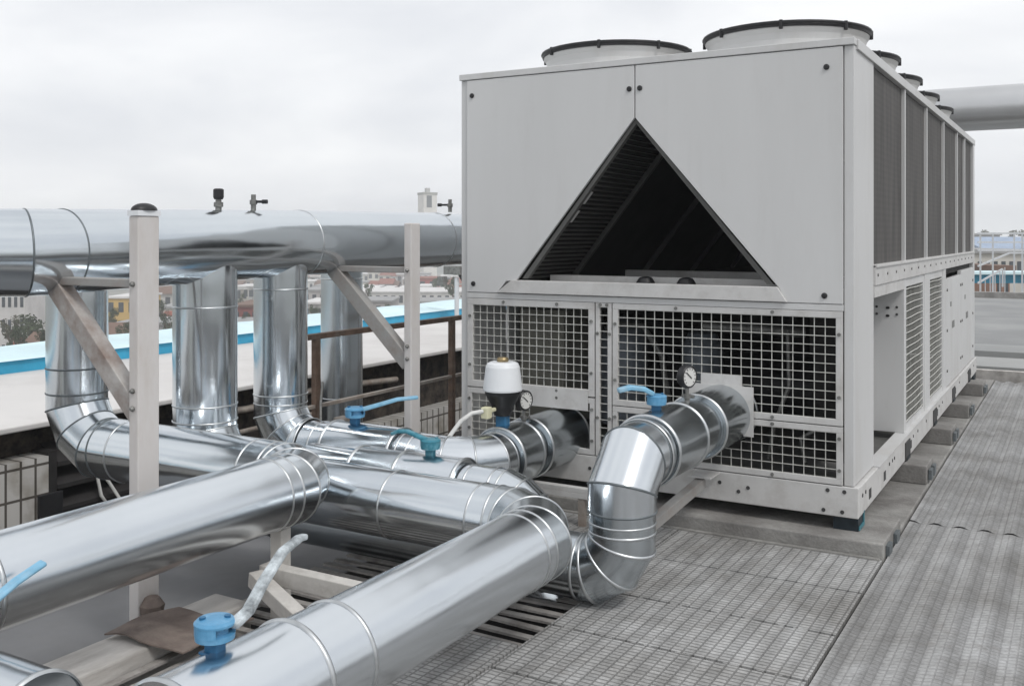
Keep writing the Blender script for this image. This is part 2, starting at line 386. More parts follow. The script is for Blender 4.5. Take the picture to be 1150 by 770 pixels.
# ------------------------------------------------------------------ camera
ZC = 1.52; YAW = math.atan(643 / 1111.0)
cam = bpy.data.cameras.new('camera'); co = bpy.data.objects.new('camera', cam); COL.objects.link(co)
co.location = (0, 0, ZC); co.rotation_euler = (PI / 2, 0, YAW)
cam.sensor_width = 36; cam.lens = 36 * 1111 / 1150.0; cam.shift_y = -(385 - 265) / 1150.0
cam.clip_start = .05; cam.clip_end = 5000
SC.camera = co
FW = Vector((-math.sin(YAW), math.cos(YAW), 0)); RT = Vector((math.cos(YAW), math.sin(YAW), 0))
def far(px, d, z=0.0):
    """world point at depth d on the bearing of picture column px"""
    p = FW * d + RT * ((px - 575) / 1111.0 * d); return Vector((p.x, p.y, z))
def zpx(py, d): return ZC - (py - 265) / 1111.0 * d

# ------------------------------------------------------------------ light
w = bpy.data.worlds.new('World'); SC.world = w; w.use_nodes = True
nt = w.node_tree; N = nt.nodes; L = nt.links
bg = N['Background']; bg.inputs['Strength'].default_value = .1
SUN_EL, SUN_AZ = math.radians(52), math.atan2(.75, -.35)      # compass: from +Y towards +X
sky = N.new('ShaderNodeTexSky'); sky.sky_type = 'NISHITA'; sky.sun_disc = False
sky.sun_elevation = SUN_EL; sky.sun_rotation = SUN_AZ; sky.dust_density = 4; sky.air_density = 1.2
tc = N.new('ShaderNodeTexCoord'); mp = N.new('ShaderNodeMapping'); mp.inputs['Scale'].default_value = (1, 1, 3.2)
L.new(tc.outputs['Generated'], mp.inputs['Vector'])
cl = N.new('ShaderNodeTexNoise'); cl.inputs['Scale'].default_value = 2.1; cl.inputs['Detail'].default_value = 5; cl.inputs['Roughness'].default_value = .52
cl.inputs['Distortion'].default_value = .3
L.new(mp.outputs[0], cl.inputs['Vector'])
cr = N.new('ShaderNodeValToRGB'); e = cr.color_ramp.elements
e[0].position = .34; e[1].position = .62
e[0].color = (6.5, 6.68, 7.05, 1); e[1].color = (8.5, 8.58, 8.7, 1)
L.new(cl.outputs['Fac'], cr.inputs['Fac'])
mx = N.new('ShaderNodeMixRGB'); mx.inputs['Fac'].default_value = .95
L.new(sky.outputs[0], mx.inputs['Color1']); L.new(cr.outputs['Color'], mx.inputs['Color2'])
L.new(mx.outputs['Color'], bg.inputs['Color'])
sl = bpy.data.lights.new('sun', 'SUN'); sl.energy = 1.2; sl.angle = math.radians(14); sl.color = (1, .98, .955)
so = bpy.data.objects.new('sun', sl); COL.objects.link(so)
sd = Vector((math.sin(SUN_AZ) * math.cos(SUN_EL), math.cos(SUN_AZ) * math.cos(SUN_EL), math.sin(SUN_EL)))
so.rotation_euler = sd.to_track_quat('Z', 'Y').to_euler(); so.location = (5, -5, 12)
SC.cycles.volume_bounces = 2
SC.view_settings.view_transform = 'Standard'; SC.view_settings.look = 'None'; SC.view_settings.gamma = 1
SC.view_settings.exposure = 0.32

# ------------------------------------------------------------------ setting: ground and roofs
def structure(name, mb, m, loc=(0, 0, 0)): return tag(mb.build(name, m, None, loc), kind='structure')
g = MB(); g.add([(-700, -700, -14), (700, -700, -14), (700, 700, -14), (-700, 700, -14)], [(0, 1, 2, 3)])
structure('ground', g, M['ground'])
# roof deck we stand on: dark pan below the mats, ending left of the pipes
d = MB(); d.box(-3.14, 14, -14, 12.1, -.8, -.32); structure('roof_deck', d, M['deck'])
d = MB(); d.box(-4.35, -3.143, 4.56, 12.1, -.6, -.105); structure('roof_ledge', d, M['concrete_dark'])
# sagging dark membrane in the gutter left of the deck
mbm = MB(); nx, ny = 16, 60
vs = []
for j in range(ny + 1):
    for i in range(nx + 1):
        x = -3.145 - 1.35 * i / nx; y = -3 + 7.55 * j / ny
        z = -.12 - .05 * math.sin(PI * i / nx) + .008 * math.sin(x * 9 + y * 4) + .010 * math.sin(y * 5.3 + x * 3) - .05 * (i / nx)
        vs.append((x, y, z))
mbm.add(vs, [(j * (nx + 1) + i, j * (nx + 1) + i + 1, (j + 1) * (nx + 1) + i + 1, (j + 1) * (nx + 1) + i) for j in range(ny) for i in range(nx)], True)
structure('roof_membrane', mbm, M['membrane'])
d = MB(); d.box(-5.95, -3.15, -6, 12.1, -2.6, -.62); structure('lower_roof', d, M['deck'])

# ------------------------------------------------------------------ mats
def floor_mat(x0, x1, y0, y1, label, m, group, wav=0, notch=None):
    b = MB(); z1 = 0.0
    if wav:
        nxx = 90; vs = []
        for i in range(nxx + 1):
            x = x0 + (x1 - x0) * i / nxx; z = z1 + wav * math.sin(2 * PI * x / .118)
            for y in (y0, y1): vs.append((x, y, z))
        b.add(vs, [(2 * i, 2 * i + 2, 2 * i + 3, 2 * i + 1) for i in range(nxx)], True)
        b.box(x0 + .002, x1 - .002, y0 + .002, y1 - .002, -.07, -.014)
    else:
        if notch: b.prism([(x0, y0, -.028), (x1, y0, -.028), (x1, y1, -.028), (notch[0], y1, -.028), (notch[0], notch[1], -.028), (x0, notch[1], -.028)], (0, 0, .028))
        else: b.box(x0, x1, y0, y1, -.028, z1)
        # interlocking teeth on the edges
        xx = x0 + random.uniform(0, .05)
        while xx < x1 - .09:
            wd_ = random.uniform(.015, .06)
            b.box(xx, xx + wd_, y0 - random.uniform(.006, .0155), y0 - .0002, -.024, -.002); xx += wd_ + random.uniform(.02, .13)
    o = b.build('floor_mat', m, None, ((x0 + x1) / 2, (y0 + y1) / 2, -.07))
    return tag(o, label, 'floor mat', group)
GM = 'grey moulded mats laid over the deck in front of the cabinet'
ys = [0.72, 1.17, 1.62, 2.07, 2.53, 2.98, 3.425, 3.87, 4.385, 4.885]
names = ['grey moulded mat nearest the camera along the walkway edge', 'grey moulded mat, second from the bottom edge beside the walkway', 'grey moulded mat, third from the bottom edge beside the walkway',
         'grey moulded mat beside the walkway, level with the elbow of the front pipe', 'grey moulded mat, two rows nearer than the bottom elbow of the bent pipe',
         'grey moulded mat just nearer than the bottom elbow of the bent pipe', 'narrow grey moulded mat to the right of the bent pipe elbow',
         'grey moulded mat one row out from the concrete plinth', 'grey moulded mat touching the front edge of the concrete plinth']
for (y0, y1), nm in zip(zip(ys, ys[1:]), names): floor_mat(-1.815, -.822, y0 + .016, y1 - .002, nm, M['matt'], GM)
lab2 = ['grey moulded mat under the valve end of the front pipe', 'grey moulded mat under the middle of the front pipe', 'grey moulded mat just before the open slotted drain by the bent elbow']
for (y0, y1), nm in zip(((1.30, 1.95), (1.96, 2.58), (2.59, 3.205)), lab2): floor_mat(-2.17, -1.827, y0 + .016, y1 - .002, nm, M['matt'], GM)
floor_mat(-2.9, -1.827, 4.02, 4.885, 'grey moulded mat behind the bent pipe, below the wire mesh', M['matt'], GM)
GW = 'ribbed walkway mats beside the cabinet'
floor_mat(-.806, 1.3, -2.5, 2.2, 'ribbed grey walkway mat running out under the camera', M['walk'], GW, .003)
floor_mat(-.806, 1.3, 2.206, 5.62, 'ribbed grey walkway mat in the near right corner', M['walk'], GW, .004)
floor_mat(-.806, 1.3, 5.632, 8.6, 'ribbed grey walkway mat in the middle of the walkway beside the cabinet', M['walk'], GW, .009)
floor_mat(-.806, 1.3, 8.606, 11.5, 'ribbed grey walkway mat at the far end of the walkway', M['walk'], GW, .009)

# drain gratings: steel bars in the open strips of the deck
b = MB()
for i in range(9):
    x = -2.90 + .085 * i
    pts = [(x + random.uniform(-.004, .004), -.4 + .5 * k, -.024 + random.uniform(-.006, .006)) for k in range(7)]
    b.strap(pts, .034, .010, (1, 0, 0))
o = b.build('drain_grating', M['slat'], None, (-2.5, 1.2, -.13)); tag(o, 'rusty floor grating with long bars beside the timber kerb under the pipes', 'grating')
b = MB()
for i in range(16):
    y = 2.66 + .085 * i
    pts = [(-3.1 + .32 * k, y + random.uniform(-.004, .004), -.026 + random.uniform(-.006, .006)) for k in range(5)]
    b.strap(pts, .034, .010, (0, 1, 0))
o = b.build('drain_grating', M['slat'], None, (-2.4, 3.3, -.07)); tag(o, 'slotted floor grating with crosswise bars beneath the low pipe by the bent elbow', 'grating')

# ------------------------------------------------------------------ plinth and sleepers
b = MB(); b.box(-3.5, -.816, 5.402, 11.45, -.074, .022); o = b.build('concrete_plinth', M['concrete'], None, (-2, 8, -.07), .008)
tag(o, 'low grey concrete plinth under the chiller cabinet', 'plinth')
b = MB(); b.box(-3.5, -.83, 4.868, 4.893, -.03, .008); o = b.build('edging_strip', M['concrete_dark'], None, (-2, 4.88, -.03), .003)
tag(o, 'thin worn edging strip along the front of the concrete plinth', 'edging')
sl_lab = ['concrete sleeper under the front right corner, nearest of the blocks beside the walkway', 'concrete sleeper block second from the front beside the walkway', 'middle concrete sleeper block beside the walkway',
          'concrete sleeper block second from the far end beside the walkway', 'farthest concrete sleeper block, by the back corner of the cabinet']
SLP = [5.25, 6.55, 7.85, 9.05, 10.35]
for i, (y, lb) in enumerate(zip(SLP, sl_lab)):
    b = MB()
    if i == 0: b.box(-3.5, -.818, 4.895, 5.40, -.074, .072)
    else: b.box(-3.3, -.822, y - .15, y + .15, .0225, .136)
    o = b.build('concrete_sleeper', M['concrete'], None, (-2, y, .0225), .007)
    for yy in ((5.0, 5.22) if i == 0 else (y - .06, y + .07)):
        b = MB(); zz = -.01 if i == 0 else .045; b.box(-.8175, -.800, yy - .045, yy + .045, zz, zz + .06)
        b.build('notch_shade', M['bead_dark'], o, tuple(WL[o.name]))  # dark plates paint the shade of notched recesses in the block ends
    tag(o, lb, 'sleeper', 'concrete sleepers under the chiller')

# ------------------------------------------------------------------ chiller cabinet
X0, X1, XB = -3.265, -.976, -.954
Y0, Y1 = 5.03, 11.08
ch = thing('air_cooled_chiller', 'large light grey chiller cabinet with a triangular front opening and fans on top', 'chiller', (-2.13, 8.0, .07))
def P_(name, mb, m, parent=ch, bevel=0.0): return mb.build(name, m, parent, None, bevel)
def screw(mb, x, y, z, ax, r=.011): mb.lathe((x, y, z), [(r, 0), (r, .006), (r * .6, .009), (0, .009)], 10, ax)
# base frame
b = MB(); b.box(X0 - .03, XB, 5.018, 5.075, .14, .29); b.box(XB - .055, XB, 5.0755, Y1 + .02, .14, .285)
b.box(X0 - .03, X0 + .03, 5.0755, Y1 + .02, .14, .285); b.box(X0 + .03, XB - .055, Y1 - .04, Y1 + .02, .14, .285)
P_('base_frame', b, M['frame'], bevel=.004)
b = MB()
for (x, z) in ((-1.02, .265), (-1.1, .265), (-1.03, .165), (-1.12, .165), (-1.5, .225), (-1.55, .20), (-1.65, .235), (-2.4, .22), (-2.9, .24)):
    b.lathe((x, 5.018, z), [(.010, 0), (.010, .003), (0, .003)], 10, (0, -1, 0))
for y in (5.12, 5.2, 5.9, 6.0, 6.07, 6.8, 7.0, 7.4, 8.1, 8.3, 9.0, 9.5, 10.2, 10.8):
    b.lathe((XB, y, .235), [(.010, 0), (.010, .003), (0, .003)], 10, (1, 0, 0))
for y in (5.32, 5.75, 6.7, 8.0, 9.2, 10.5):
    b.box(XB - .001, XB + .002, y - .03, y + .03, .175, .225)
each(b, 'frame_fixing', M['seam'], ch)
b = MB(); b.box(X0 + .03, XB - .06, 5.08, Y1 - .045, .22, .25); P_('floor_pan', b, M['inner'])
# feet
first = None
for y in (5.12, 6.55, 7.85, 9.05, 10.35, 10.95):
    for x in (XB - .035, X0 + .02):
        if y == 5.12 or y > 10.9: z0 = .0725
        else: z0 = .1365
        if z0 > .1: 
            b = MB(); b.box(x - .04, x + .034, y - .07, y - .05, .15, .27); b.box(x + .034, x + .042, y - .09, y + .09, .137, .25)
        else:
            b = MB(); b.box(x - .09, x + .03, y - .075, y + .06, z0, .139)
        f = P_('isolator_foot', b, M['darkblue'] if z0 < .1 else M['seam'])
        b = MB(); b.box(x + .031 if z0 < .1 else x + .043, x + (.036 if z0 < .1 else .047), y - .07, y + .055, z0 + .004, z0 + .022)
        b.box(x + .031 if z0 < .1 else x + .043, x + (.036 if z0 < .1 else .047), y + .035, y + .055, z0 + .022, .15)
        b.build('foot_edge', M['teal'] if z0 < .1 and y < 6 else M['darkblue'], f, tuple(WL[f.name]))
# corner posts and side corner panels
b = MB(); b.box(X1 - .048, X1, Y0, 5.549, .292, 2.455); P_('corner_panel', b, M['cabinet'], bevel=.004)
b = MB(); b.box(X0, X0 + .045, Y0, 5.49, .292, 2.455); P_('corner_panel', b, M['cabinet'], bevel=.004)
b = MB(); b.box(X1 - .06, X1 + .006, 10.95, Y1, .292, 2.50); P_('corner_panel', b, M['cabinet'], bevel=.004)
b = MB(); b.box(X0, X0 + .06, 10.95, Y1, .292, 2.47); P_('corner_panel', b, M['cabinet'])
# front upper panels (two, cut to the triangle)
xm = -2.128; zt = 2.452; zb = 1.185; zi = 1.272; zap = 2.165
lx, rx = -2.845, -1.372
yt = Y0 - .014
b = MB(); b.prism([(X0 + .049, yt, zb), (-3.005, yt, zb), (-2.945, yt, zb + .07), (lx - .03, yt, zi - .012), (xm - .003, yt, zap), (xm - .003, yt, zt), (X0 + .049, yt, zt)], (0, .02, 0)); P_('front_panel', b, M['cabinet_front'], bevel=.002)
b = MB(); b.prism([(xm + .003, yt, zap), (rx + .03, yt, zi - .012), (-1.30, yt, zb), (X1 - .051, yt, zb), (X1 - .051, yt, zt), (xm + .003, yt, zt)], (0, .02, 0)); P_('front_panel', b, M['cabinet_front'], bevel=.002)
b = MB(); b.prism([(lx + .0, Y0 + .0065, zi), (xm, Y0 + .0065, zap), (xm, Y0 + .0065, zap - .03), (lx + .035, Y0 + .0065, zi)], (0, .035, 0)); b.prism([(xm, Y0 + .0065, zap), (rx, Y0 + .0065, zi), (rx - .035, Y0 + .0065, zi), (xm, Y0 + .0065, zap - .03)], (0, .035, 0)); each(b, 'opening_lip', M['inner'], ch)
b = MB()
for (x, z) in ((-2.16, 2.325), (-2.098, 2.325), (-3.18, 2.36), (-3.17, 1.235), (-1.105, 2.355), (-1.115, 1.225)):
    b.lathe((x, yt, z), [(.0145, 0), (.0145, .006), (.009, .009), (0, .009)], 14, (0, -1, 0))
each(b, 'panel_knob', M['black'], ch)
# top edge, roof plate
b = MB(); b.box(X0 - .005, X1 + .005, Y0 - .018, Y0 + .05, 2.456, 2.492); b.box(X1 - .05, X1 + .012, Y0 + .0505, Y1 + .01, 2.44, 2.492)
b.box(X0 - .012, X0 + .05, Y0 + .0505, Y1 + .01, 2.44, 2.492); b.box(X0 + .05, X1 - .05, Y1 - .05, Y1 + .01, 2.44, 2.492); P_('roof_edge', b, M['cabinet'], bevel=.003)
b = MB(); b.box(X0 + .051, X1 - .051, Y0 + .051, Y1 - .051, 2.46, 2.484); P_('roof_plate', b, M['cabinet'])
# front rail between upper panels and mesh
b = MB(); b.prism([(-3.0, Y0 - .03, 1.187), (-1.297, Y0 - .03, 1.187), (-1.345, Y0 - .03, 1.262), (-2.90, Y0 - .03, 1.262)], (0, .05, 0)); b.box(X0 + .047, X1 - .05, Y0 + .021, Y0 + .05, 1.165, 1.26); P_('front_rail', b, M['frame'], bevel=.003)
b = MB(); b.box(X0 + .046, X1 - .049, Y0 - .012, Y0 + .02, 1.150, 1.182); P_('front_rail', b, M['cabinet'], bevel=.002)
# wire mesh panels in front: frame + wires + small fixings
def mesh_panel(x0, x1, z0, z1, y, bar, sx, sz, hole=None, rows=()):
    fr = MB(); yy0, yy1 = y - .012, y + .012
    fr.box(x0, x1, yy0, yy1, z1 - bar, z1); fr.box(x0, x1, yy0, yy1, z0, z0 + bar)
    fr.box(x0, x0 + bar, yy0, yy1, z0 + bar, z1 - bar); fr.box(x1 - bar, x1, yy0, yy1, z0 + bar, z1 - bar)
    p = P_('mesh_frame', fr, M['frame'], bevel=.002)
    wr = MB(); r = .0017
    def clear(x, z): return hole and (x - hole[0]) ** 2 + (z - hole[1]) ** 2 < hole[2] ** 2
    n = max(1, round((x1 - x0 - 2 * bar) / sx)); k = max(1, round((z1 - z0 - 2 * bar) / sz))
    xs = [x0 + bar + (x1 - x0 - 2 * bar) * i / n for i in range(0, n + 1)]; zs = [z0 + bar + (z1 - z0 - 2 * bar) * i / k for i in range(0, k + 1)]
    for x in xs:
        a = None
        for q0, q1 in zip(zs, zs[1:]):
            if not clear(x, (q0 + q1) / 2): wr.box(x - r, x + r, y - .003, y + .003, q0, q1)
    for z in zs:
        for q0, q1 in zip(xs, xs[1:]):
            if not clear((q0 + q1) / 2, z): wr.box(q0 + .0001, q1 - .0001, y - .0075, y - .0032, z - r, z + r)
    wr.build('wire_mesh', M['wire'], p, tuple(WL[p.name]))
    sc = MB()
    for x in (x0 + .3 * (x1 - x0), x0 + .72 * (x1 - x0)):
        for z in (z0 + bar * .5, z1 - bar * .45): sc.lathe((x, yy0, z), [(.009, 0), (.009, .008), (0, .008)], 8, (0, -1, 0))
    for z in (z0 + .25 * (z1 - z0), z0 + .8 * (z1 - z0)):
        for x in (x0 + bar * .5, x1 - bar * .5): sc.lathe((x, yy0, z), [(.009, 0), (.009, .008), (0, .008)], 8, (0, -1, 0))
    each(sc, 'panel_screw', M['ventmetal'], p)
    return p
HR = (-1.64, .59, .16); HL = (-2.60, .42, .20)
mesh_panel(X0 + .05, -2.372, .62, 1.148, Y0, .038, .049, .046, HL)
mesh_panel(X0 + .05, -2.372, .295, .612, Y0, .03, .049, .046, HL)
mesh_panel(-2.365, -2.268, .295, 1.148, Y0, .024, .05, .046)
mesh_panel(-2.262, X1 - .053, .585, 1.148, Y0, .032, .0535, .0475, HR)
mesh_panel(-2.262, X1 - .053, .295, .580, Y0, .030, .0535, .0475, HR)
# notched cover plates around the pipe entries
b = MB(); b.box(-1.75, -1.53, Y0 - .0195, Y0 - .0135, .62, .80); b.box(-1.82, -1.468, Y0 - .026, Y0 - .0201, .49, .745); each(b, 'pipe_cover_plate', M['frame'], ch)
b = MB(); b.box(-2.86, -2.41, Y0 - .0195, Y0 - .0135, .54, .655); each(b, 'pipe_cover_plate', M['frame'], ch)
# inside of the machine compartment
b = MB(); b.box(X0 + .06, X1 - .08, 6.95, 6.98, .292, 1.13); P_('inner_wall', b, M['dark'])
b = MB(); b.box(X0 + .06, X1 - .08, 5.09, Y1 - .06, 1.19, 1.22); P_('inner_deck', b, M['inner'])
b = MB(); b.box(X0 + .08, -2.86, 5.6, 6.1, .30, 1.05); P_('control_box', b, M['beige'], bevel=.01)
b = MB(); b.lathe((-2.62, 6.0, .30), [(0, 0), (.15, 0), (.15, .55), (.11, .66), (0, .70)], 32); P_('compressor', b, M['steelblue'])
b = MB(); b.lathe((-2.12, 6.1, .30), [(0, 0), (.13, 0), (.13, .5), (.09, .6), (0, .63)], 32); P_('compressor', b, M['steelblue'])
b = MB(); b.curve([(-2.62, 5.75, .9), (-2.55, 5.6, .98), (-2.3, 5.55, .98), (-2.2, 5.6, .8), (-2.18, 5.7, .4)], .018); b.curve([(-1.9, 5.5, 1.0), (-1.6, 5.5, 1.0), (-1.35, 5.6, .98)], .03)
b.curve([(-1.5, 5.4, .3), (-1.46, 5.38, .5), (-1.4, 5.45, .7), (-1.42, 5.5, 1.0)], .012); b.curve([(-1.3, 5.4, .3), (-1.34, 5.45, .42), (-1.2, 5.5, .5)], .012); each(b, 'refrigerant_line', M['ventmetal'], ch)
b = MB(); b.lathe((-2.9, 6.6, .52), [(0, 0), (.22, 0), (.22, 1.45), (0, 1.45)], 32, (1, 0, 0)); P_('evaporator', b, M['black'])
# left side and back closing panels
b = MB(); b.box(X0 + .01, X0 + .03, 5.5495, 10.949, .292, 2.44); P_('side_panel', b, M['cabinet'])
b = MB(); b.box(X0 + .0605, X1 - .0605, Y1 - .03, Y1 - .01, .292, 1.27); b.box(X0 + .0605, X1 - .0605, Y1 - .03, Y1 - .01, 1.36, 2.44); P_('side_panel', b, M['cabinet'])
# triangular coil tunnel
def coil_slab(xa, za, xb, zb_, sgn):
    b = MB(); n = Vector((zb_ - za, 0, -(xb - xa))).normalized() * .03 * sgn
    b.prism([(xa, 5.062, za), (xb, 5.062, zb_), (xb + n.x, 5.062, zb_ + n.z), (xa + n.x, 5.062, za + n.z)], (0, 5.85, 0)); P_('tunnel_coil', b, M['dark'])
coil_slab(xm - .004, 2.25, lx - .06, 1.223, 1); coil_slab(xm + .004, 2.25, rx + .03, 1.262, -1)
dL = Vector((lx - xm, 0, 1.28 - zap)).normalized(); nL = Vector((-dL.z, 0, dL.x)) * -1
if nL.x < 0: nL = -nL
b = MB()
for y in (5.72, 6.9, 8.0, 9.1):
    p0 = Vector((xm, y, 2.19)); p1 = Vector((lx - .04, y, 1.235)); b.bar(p0 + nL * .012, p1 + nL * .012, .028, .03, nL)
each(b, 'tunnel_rib', M['inner'], ch)
b = MB()
for i in range(34):
    t = .07 + .88 * i / 33; p = Vector((xm, 0, 2.19)).lerp(Vector((lx - .04, 0, 1.235)), t) + nL * .012
    b.bar((p.x, 5.12, p.z), (p.x, 5.66, p.z), .006, .014, nL)
P_('tunnel_slats', b, M['inner'])
b = MB()
for t in (.42, .53):
    p = Vector((xm, 0, 2.19)).lerp(Vector((lx - .04, 0, 1.235)), t) + nL * .03; q = p + dL * .085
    b.bar((p.x, 5.085, p.z), (q.x, 5.085, q.z), .05, .003, nL)
each(b, 'tunnel_sticker', M['frame'], ch)
b = MB(); b.box(-2.80, -1.42, 5.30, 5.36, 1.222, 1.285); b.box(-2.7, -1.5, 6.2, 6.26, 1.222, 1.29); b.box(-1.58, -1.50, 6.3, 10.8, 1.222, 1.25); each(b, 'channel_and_gap_light', M['frame'], ch)  # long pale strip stands in for light through the right coil's lower gap
b = MB()
for x in (-2.14, -1.90): b.lathe((x, 5.2, 1.222), [(.056, 0), (.052, .04), (.038, .062), (.018, .07), (0, .072)], 20)
each(b, 'rubber_grommet', M['black'], ch)
# right side: coils, dividers, rails
zc0, zc1 = 1.365, 2.438
div = [5.55, 6.61, 7.61, 8.60, 9.57, 10.20, 10.95]
for i, (a, c) in enumerate(zip(div, div[1:])):
    b = MB(); b.box(X1 - .05, X1 - .018, a + .02, c - .02, zc0, zc1); P_('coil_panel', b, M['coil'])
b = MB()
for q in div[1:-1]: b.box(X1 - .03, X1 + .002, q - .02, q + .02, zc0, zc1)
each(b, 'coil_divider', M['cabinet'], ch)
b = MB(); b.box(X1 - .04, X1 + .012, 5.5495, 10.949, 1.255, 1.364); b.box(X1 - .03, X1 + .020, 5.5495, 10.949, 1.35, 1.366); P_('side_rail', b, M['frame'], bevel=.003)
b = MB()
for y in [5.6 + .3 * i for i in range(18)]: b.lathe((X1 + .012, y, 1.31), [(.008, 0), (.008, .005), (0, .005)], 8, (1, 0, 0))
each(b, 'rail_rivet', M['ventmetal'], ch)
# right side lower: open bay, two wire bays, blank panels
b = MB(); b.box(X1 - .28, X1 + .004, 6.56, 6.62, .2925, 1.2545); P_('side_post', b, M['cabinet'], bevel=.003)
b = MB(); b.box(X1 - .05, X1 + .004, 7.47, 7.73, .2925, 1.2545); P_('side_post', b, M['cabinet'], bevel=.003)
b = MB(); b.box(X1 - .05, X1 + .004, 8.52, 8.70, .2925, 1.2545); P_('side_post', b, M['cabinet'], bevel=.003)
b = MB(); b.box(X1 - .05, X1 + .03, 5.5495, 8.70, .2855, .292); P_('bay_sill', b, M['cabinet'])
b = MB(); b.box(X1 - .06, X1 + .004, 5.5495, 6.5595, 1.19, 1.2545); P_('bay_header', b, M['frame'])
b = MB()
for y in (6.0, 6.2, 6.4):
    for z in (1.02, 1.07): b.lathe((X1 - .09 - .02 * (y - 6), 6.5598, z), [(.008, 0), (.008, .004), (0, .004)], 8, (0, -1, 0))
for q in (.04, .16, .30):
    for z in (1.03, 1.075): b.lathe((X1 - q, 6.5598, z), [(.008, 0), (.008, .004), (0, .004)], 8, (0, -1, 0))
each(b, 'bay_screw', M['seam'], ch)
b = MB(); b.box(X1 - .285, X1 - .28, 5.545, 6.559, .292, 1.189); P_('inner_wall', b, M['cabinet'])
b = MB(); b.box(X1 - .31, X1 - .2855, 5.545, 6.559, .292, 1.189); b.box(X1 - .2855, X1 - .05, 5.53, 5.5445, .292, 1.189); P_('inner_wall', b, M['dark'])  # compartment shade put into a dark backing sheet and end cap
for (a, c) in ((6.62, 7.47), (7.73, 8.52)):
    b = MB(); b.box(X1 - .02, X1 - .001, a + .0005, a + .05, .293, 1.254); b.box(X1 - .02, X1 - .001, c - .05, c - .0005, .293, 1.254); b.box(X1 - .02, X1 - .001, a + .05, c - .05, 1.20, 1.254); b.box(X1 - .02, X1 - .001, a + .05, c - .05, .293, .33)
    p = P_('mesh_frame', b, M['cabinet'])
    wr = MB()
    for k in range(19):
        z = .345 + k * .0465; ptsw = [(X1 - .004 + .0008 * math.sin(q * 3 + k), a + .05 + (c - a - .1) * q / 6, z + .002 * math.sin(q * 1.1 + k * .7)) for q in range(7)]
        wr.curve(ptsw, .0032, 6)
    for k in range(13):
        y = a + .08 + (c - a - .16) * k / 12; wr.box(X1 - .016, X1 - .012, y - .002, y + .002, .33, 1.2)
    wr.build('wire_mesh', M['wire'], p, tuple(WL[p.name]))
b = MB(); b.box(X1 - .6, X1 - .3, 6.66, 8.5, .30, 1.18); P_('inner_wall', b, M['inner'])
for (a, c) in ((8.70, 9.83), (9.836, 10.949)):
    b = MB(); b.box(X1 - .03, X1 + .004, a + .001, c - .001, .2925, 1.17 if c < 10 else 1.205); p = P_('blank_panel', b, M['cabinet'], bevel=.003)
    s_ = MB()
    for y in (a + .06, c - .06):
        for z in (.42, .75, 1.08): s_.lathe((X1 + .004, y, z), [(.012, 0), (.012, .008), (0, .008)], 10, (1, 0, 0))
    s_.box(X1 + .0041, X1 + .0055, a + .42, a + .60, .74, .80); s_.box(X1 + .0041, X1 + .0055, a + .3, a + .38, .93, .97)
    each(s_, 'panel_fitting', M['ventmetal'], p)
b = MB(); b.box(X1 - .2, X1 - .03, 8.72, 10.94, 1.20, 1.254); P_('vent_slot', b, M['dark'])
# fans
def fan(x, y):
    z0 = 2.484
    b = MB(); b.lathe((x, y, z0), [(.515, 0), (.482, .03), (.460, .075), (.458, .15), (.466, .185), (.482, .208), (.482, .214), (.450, .2), (.440, .15), (.440, .01)], 64)
    h = b.build('fan_housing', M['cabinet'], ch, (x, y, z0))
    g_ = MB(); g_.lathe((x, y, z0), [(.474, .2145), (.490, .2145), (.494, .226), (.488, .242), (.470, .242), (.470, .2145)], 64)
    for rr in (.490, .44, .36, .28, .20, .12):
        pts = [(x + rr * math.cos(2 * PI * i / 48), y + rr * math.sin(2 * PI * i / 48), z0 + .238 + (.02 * (1 - (rr / .49) ** 2))) for i in range(49)]
        g_.curve(pts, .0105 if rr > .48 else .004, 6, cap=False)
    for k in range(8):
        a = k * PI / 4 + .2
        pts = [(x + rr * math.cos(a), y + rr * math.sin(a), z0 + .238 + .02 * (1 - (rr / .49) ** 2)) for rr in (.49, .4, .25, .07)]
        g_.curve(pts, .007, 6)
    for k in range(8):
        a = k * PI / 4 + .2; g_.lathe((x + .490 * math.cos(a), y + .490 * math.sin(a), z0 + .200), [(.011, 0), (.011, .05), (0, .05)], 8)
    g_.build('fan_guard', M['black'], h, (x, y, z0))
    m_ = MB(); m_.lathe((x, y, z0 + .05), [(0, .12), (.11, .12), (.11, 0), (0, 0)], 24)
    for k in range(6):
        a = k * PI / 3; ca, sa = math.cos(a), math.sin(a); t = Vector((-sa, ca, 0))
        p0 = Vector((x + .1 * ca, y + .1 * sa, z0 + .1)); p1 = Vector((x + .43 * ca, y + .43 * sa, z0 + .1))
        q = [p0 - t * .06 - Vector((0, 0, .04)), p1 - t * .11 - Vector((0, 0, .05)), p1 + t * .11 + Vector((0, 0, .03)), p0 + t * .06 + Vector((0, 0, .04))]
        m_.prism(q, (0, 0, .006))
    m_.build('fan_blades', M['black'], h, (x, y, z0))
for y in (6.05, 7.09, 8.13, 9.17, 10.21):
    for x in (-2.70, -1.575): fan(x, y)

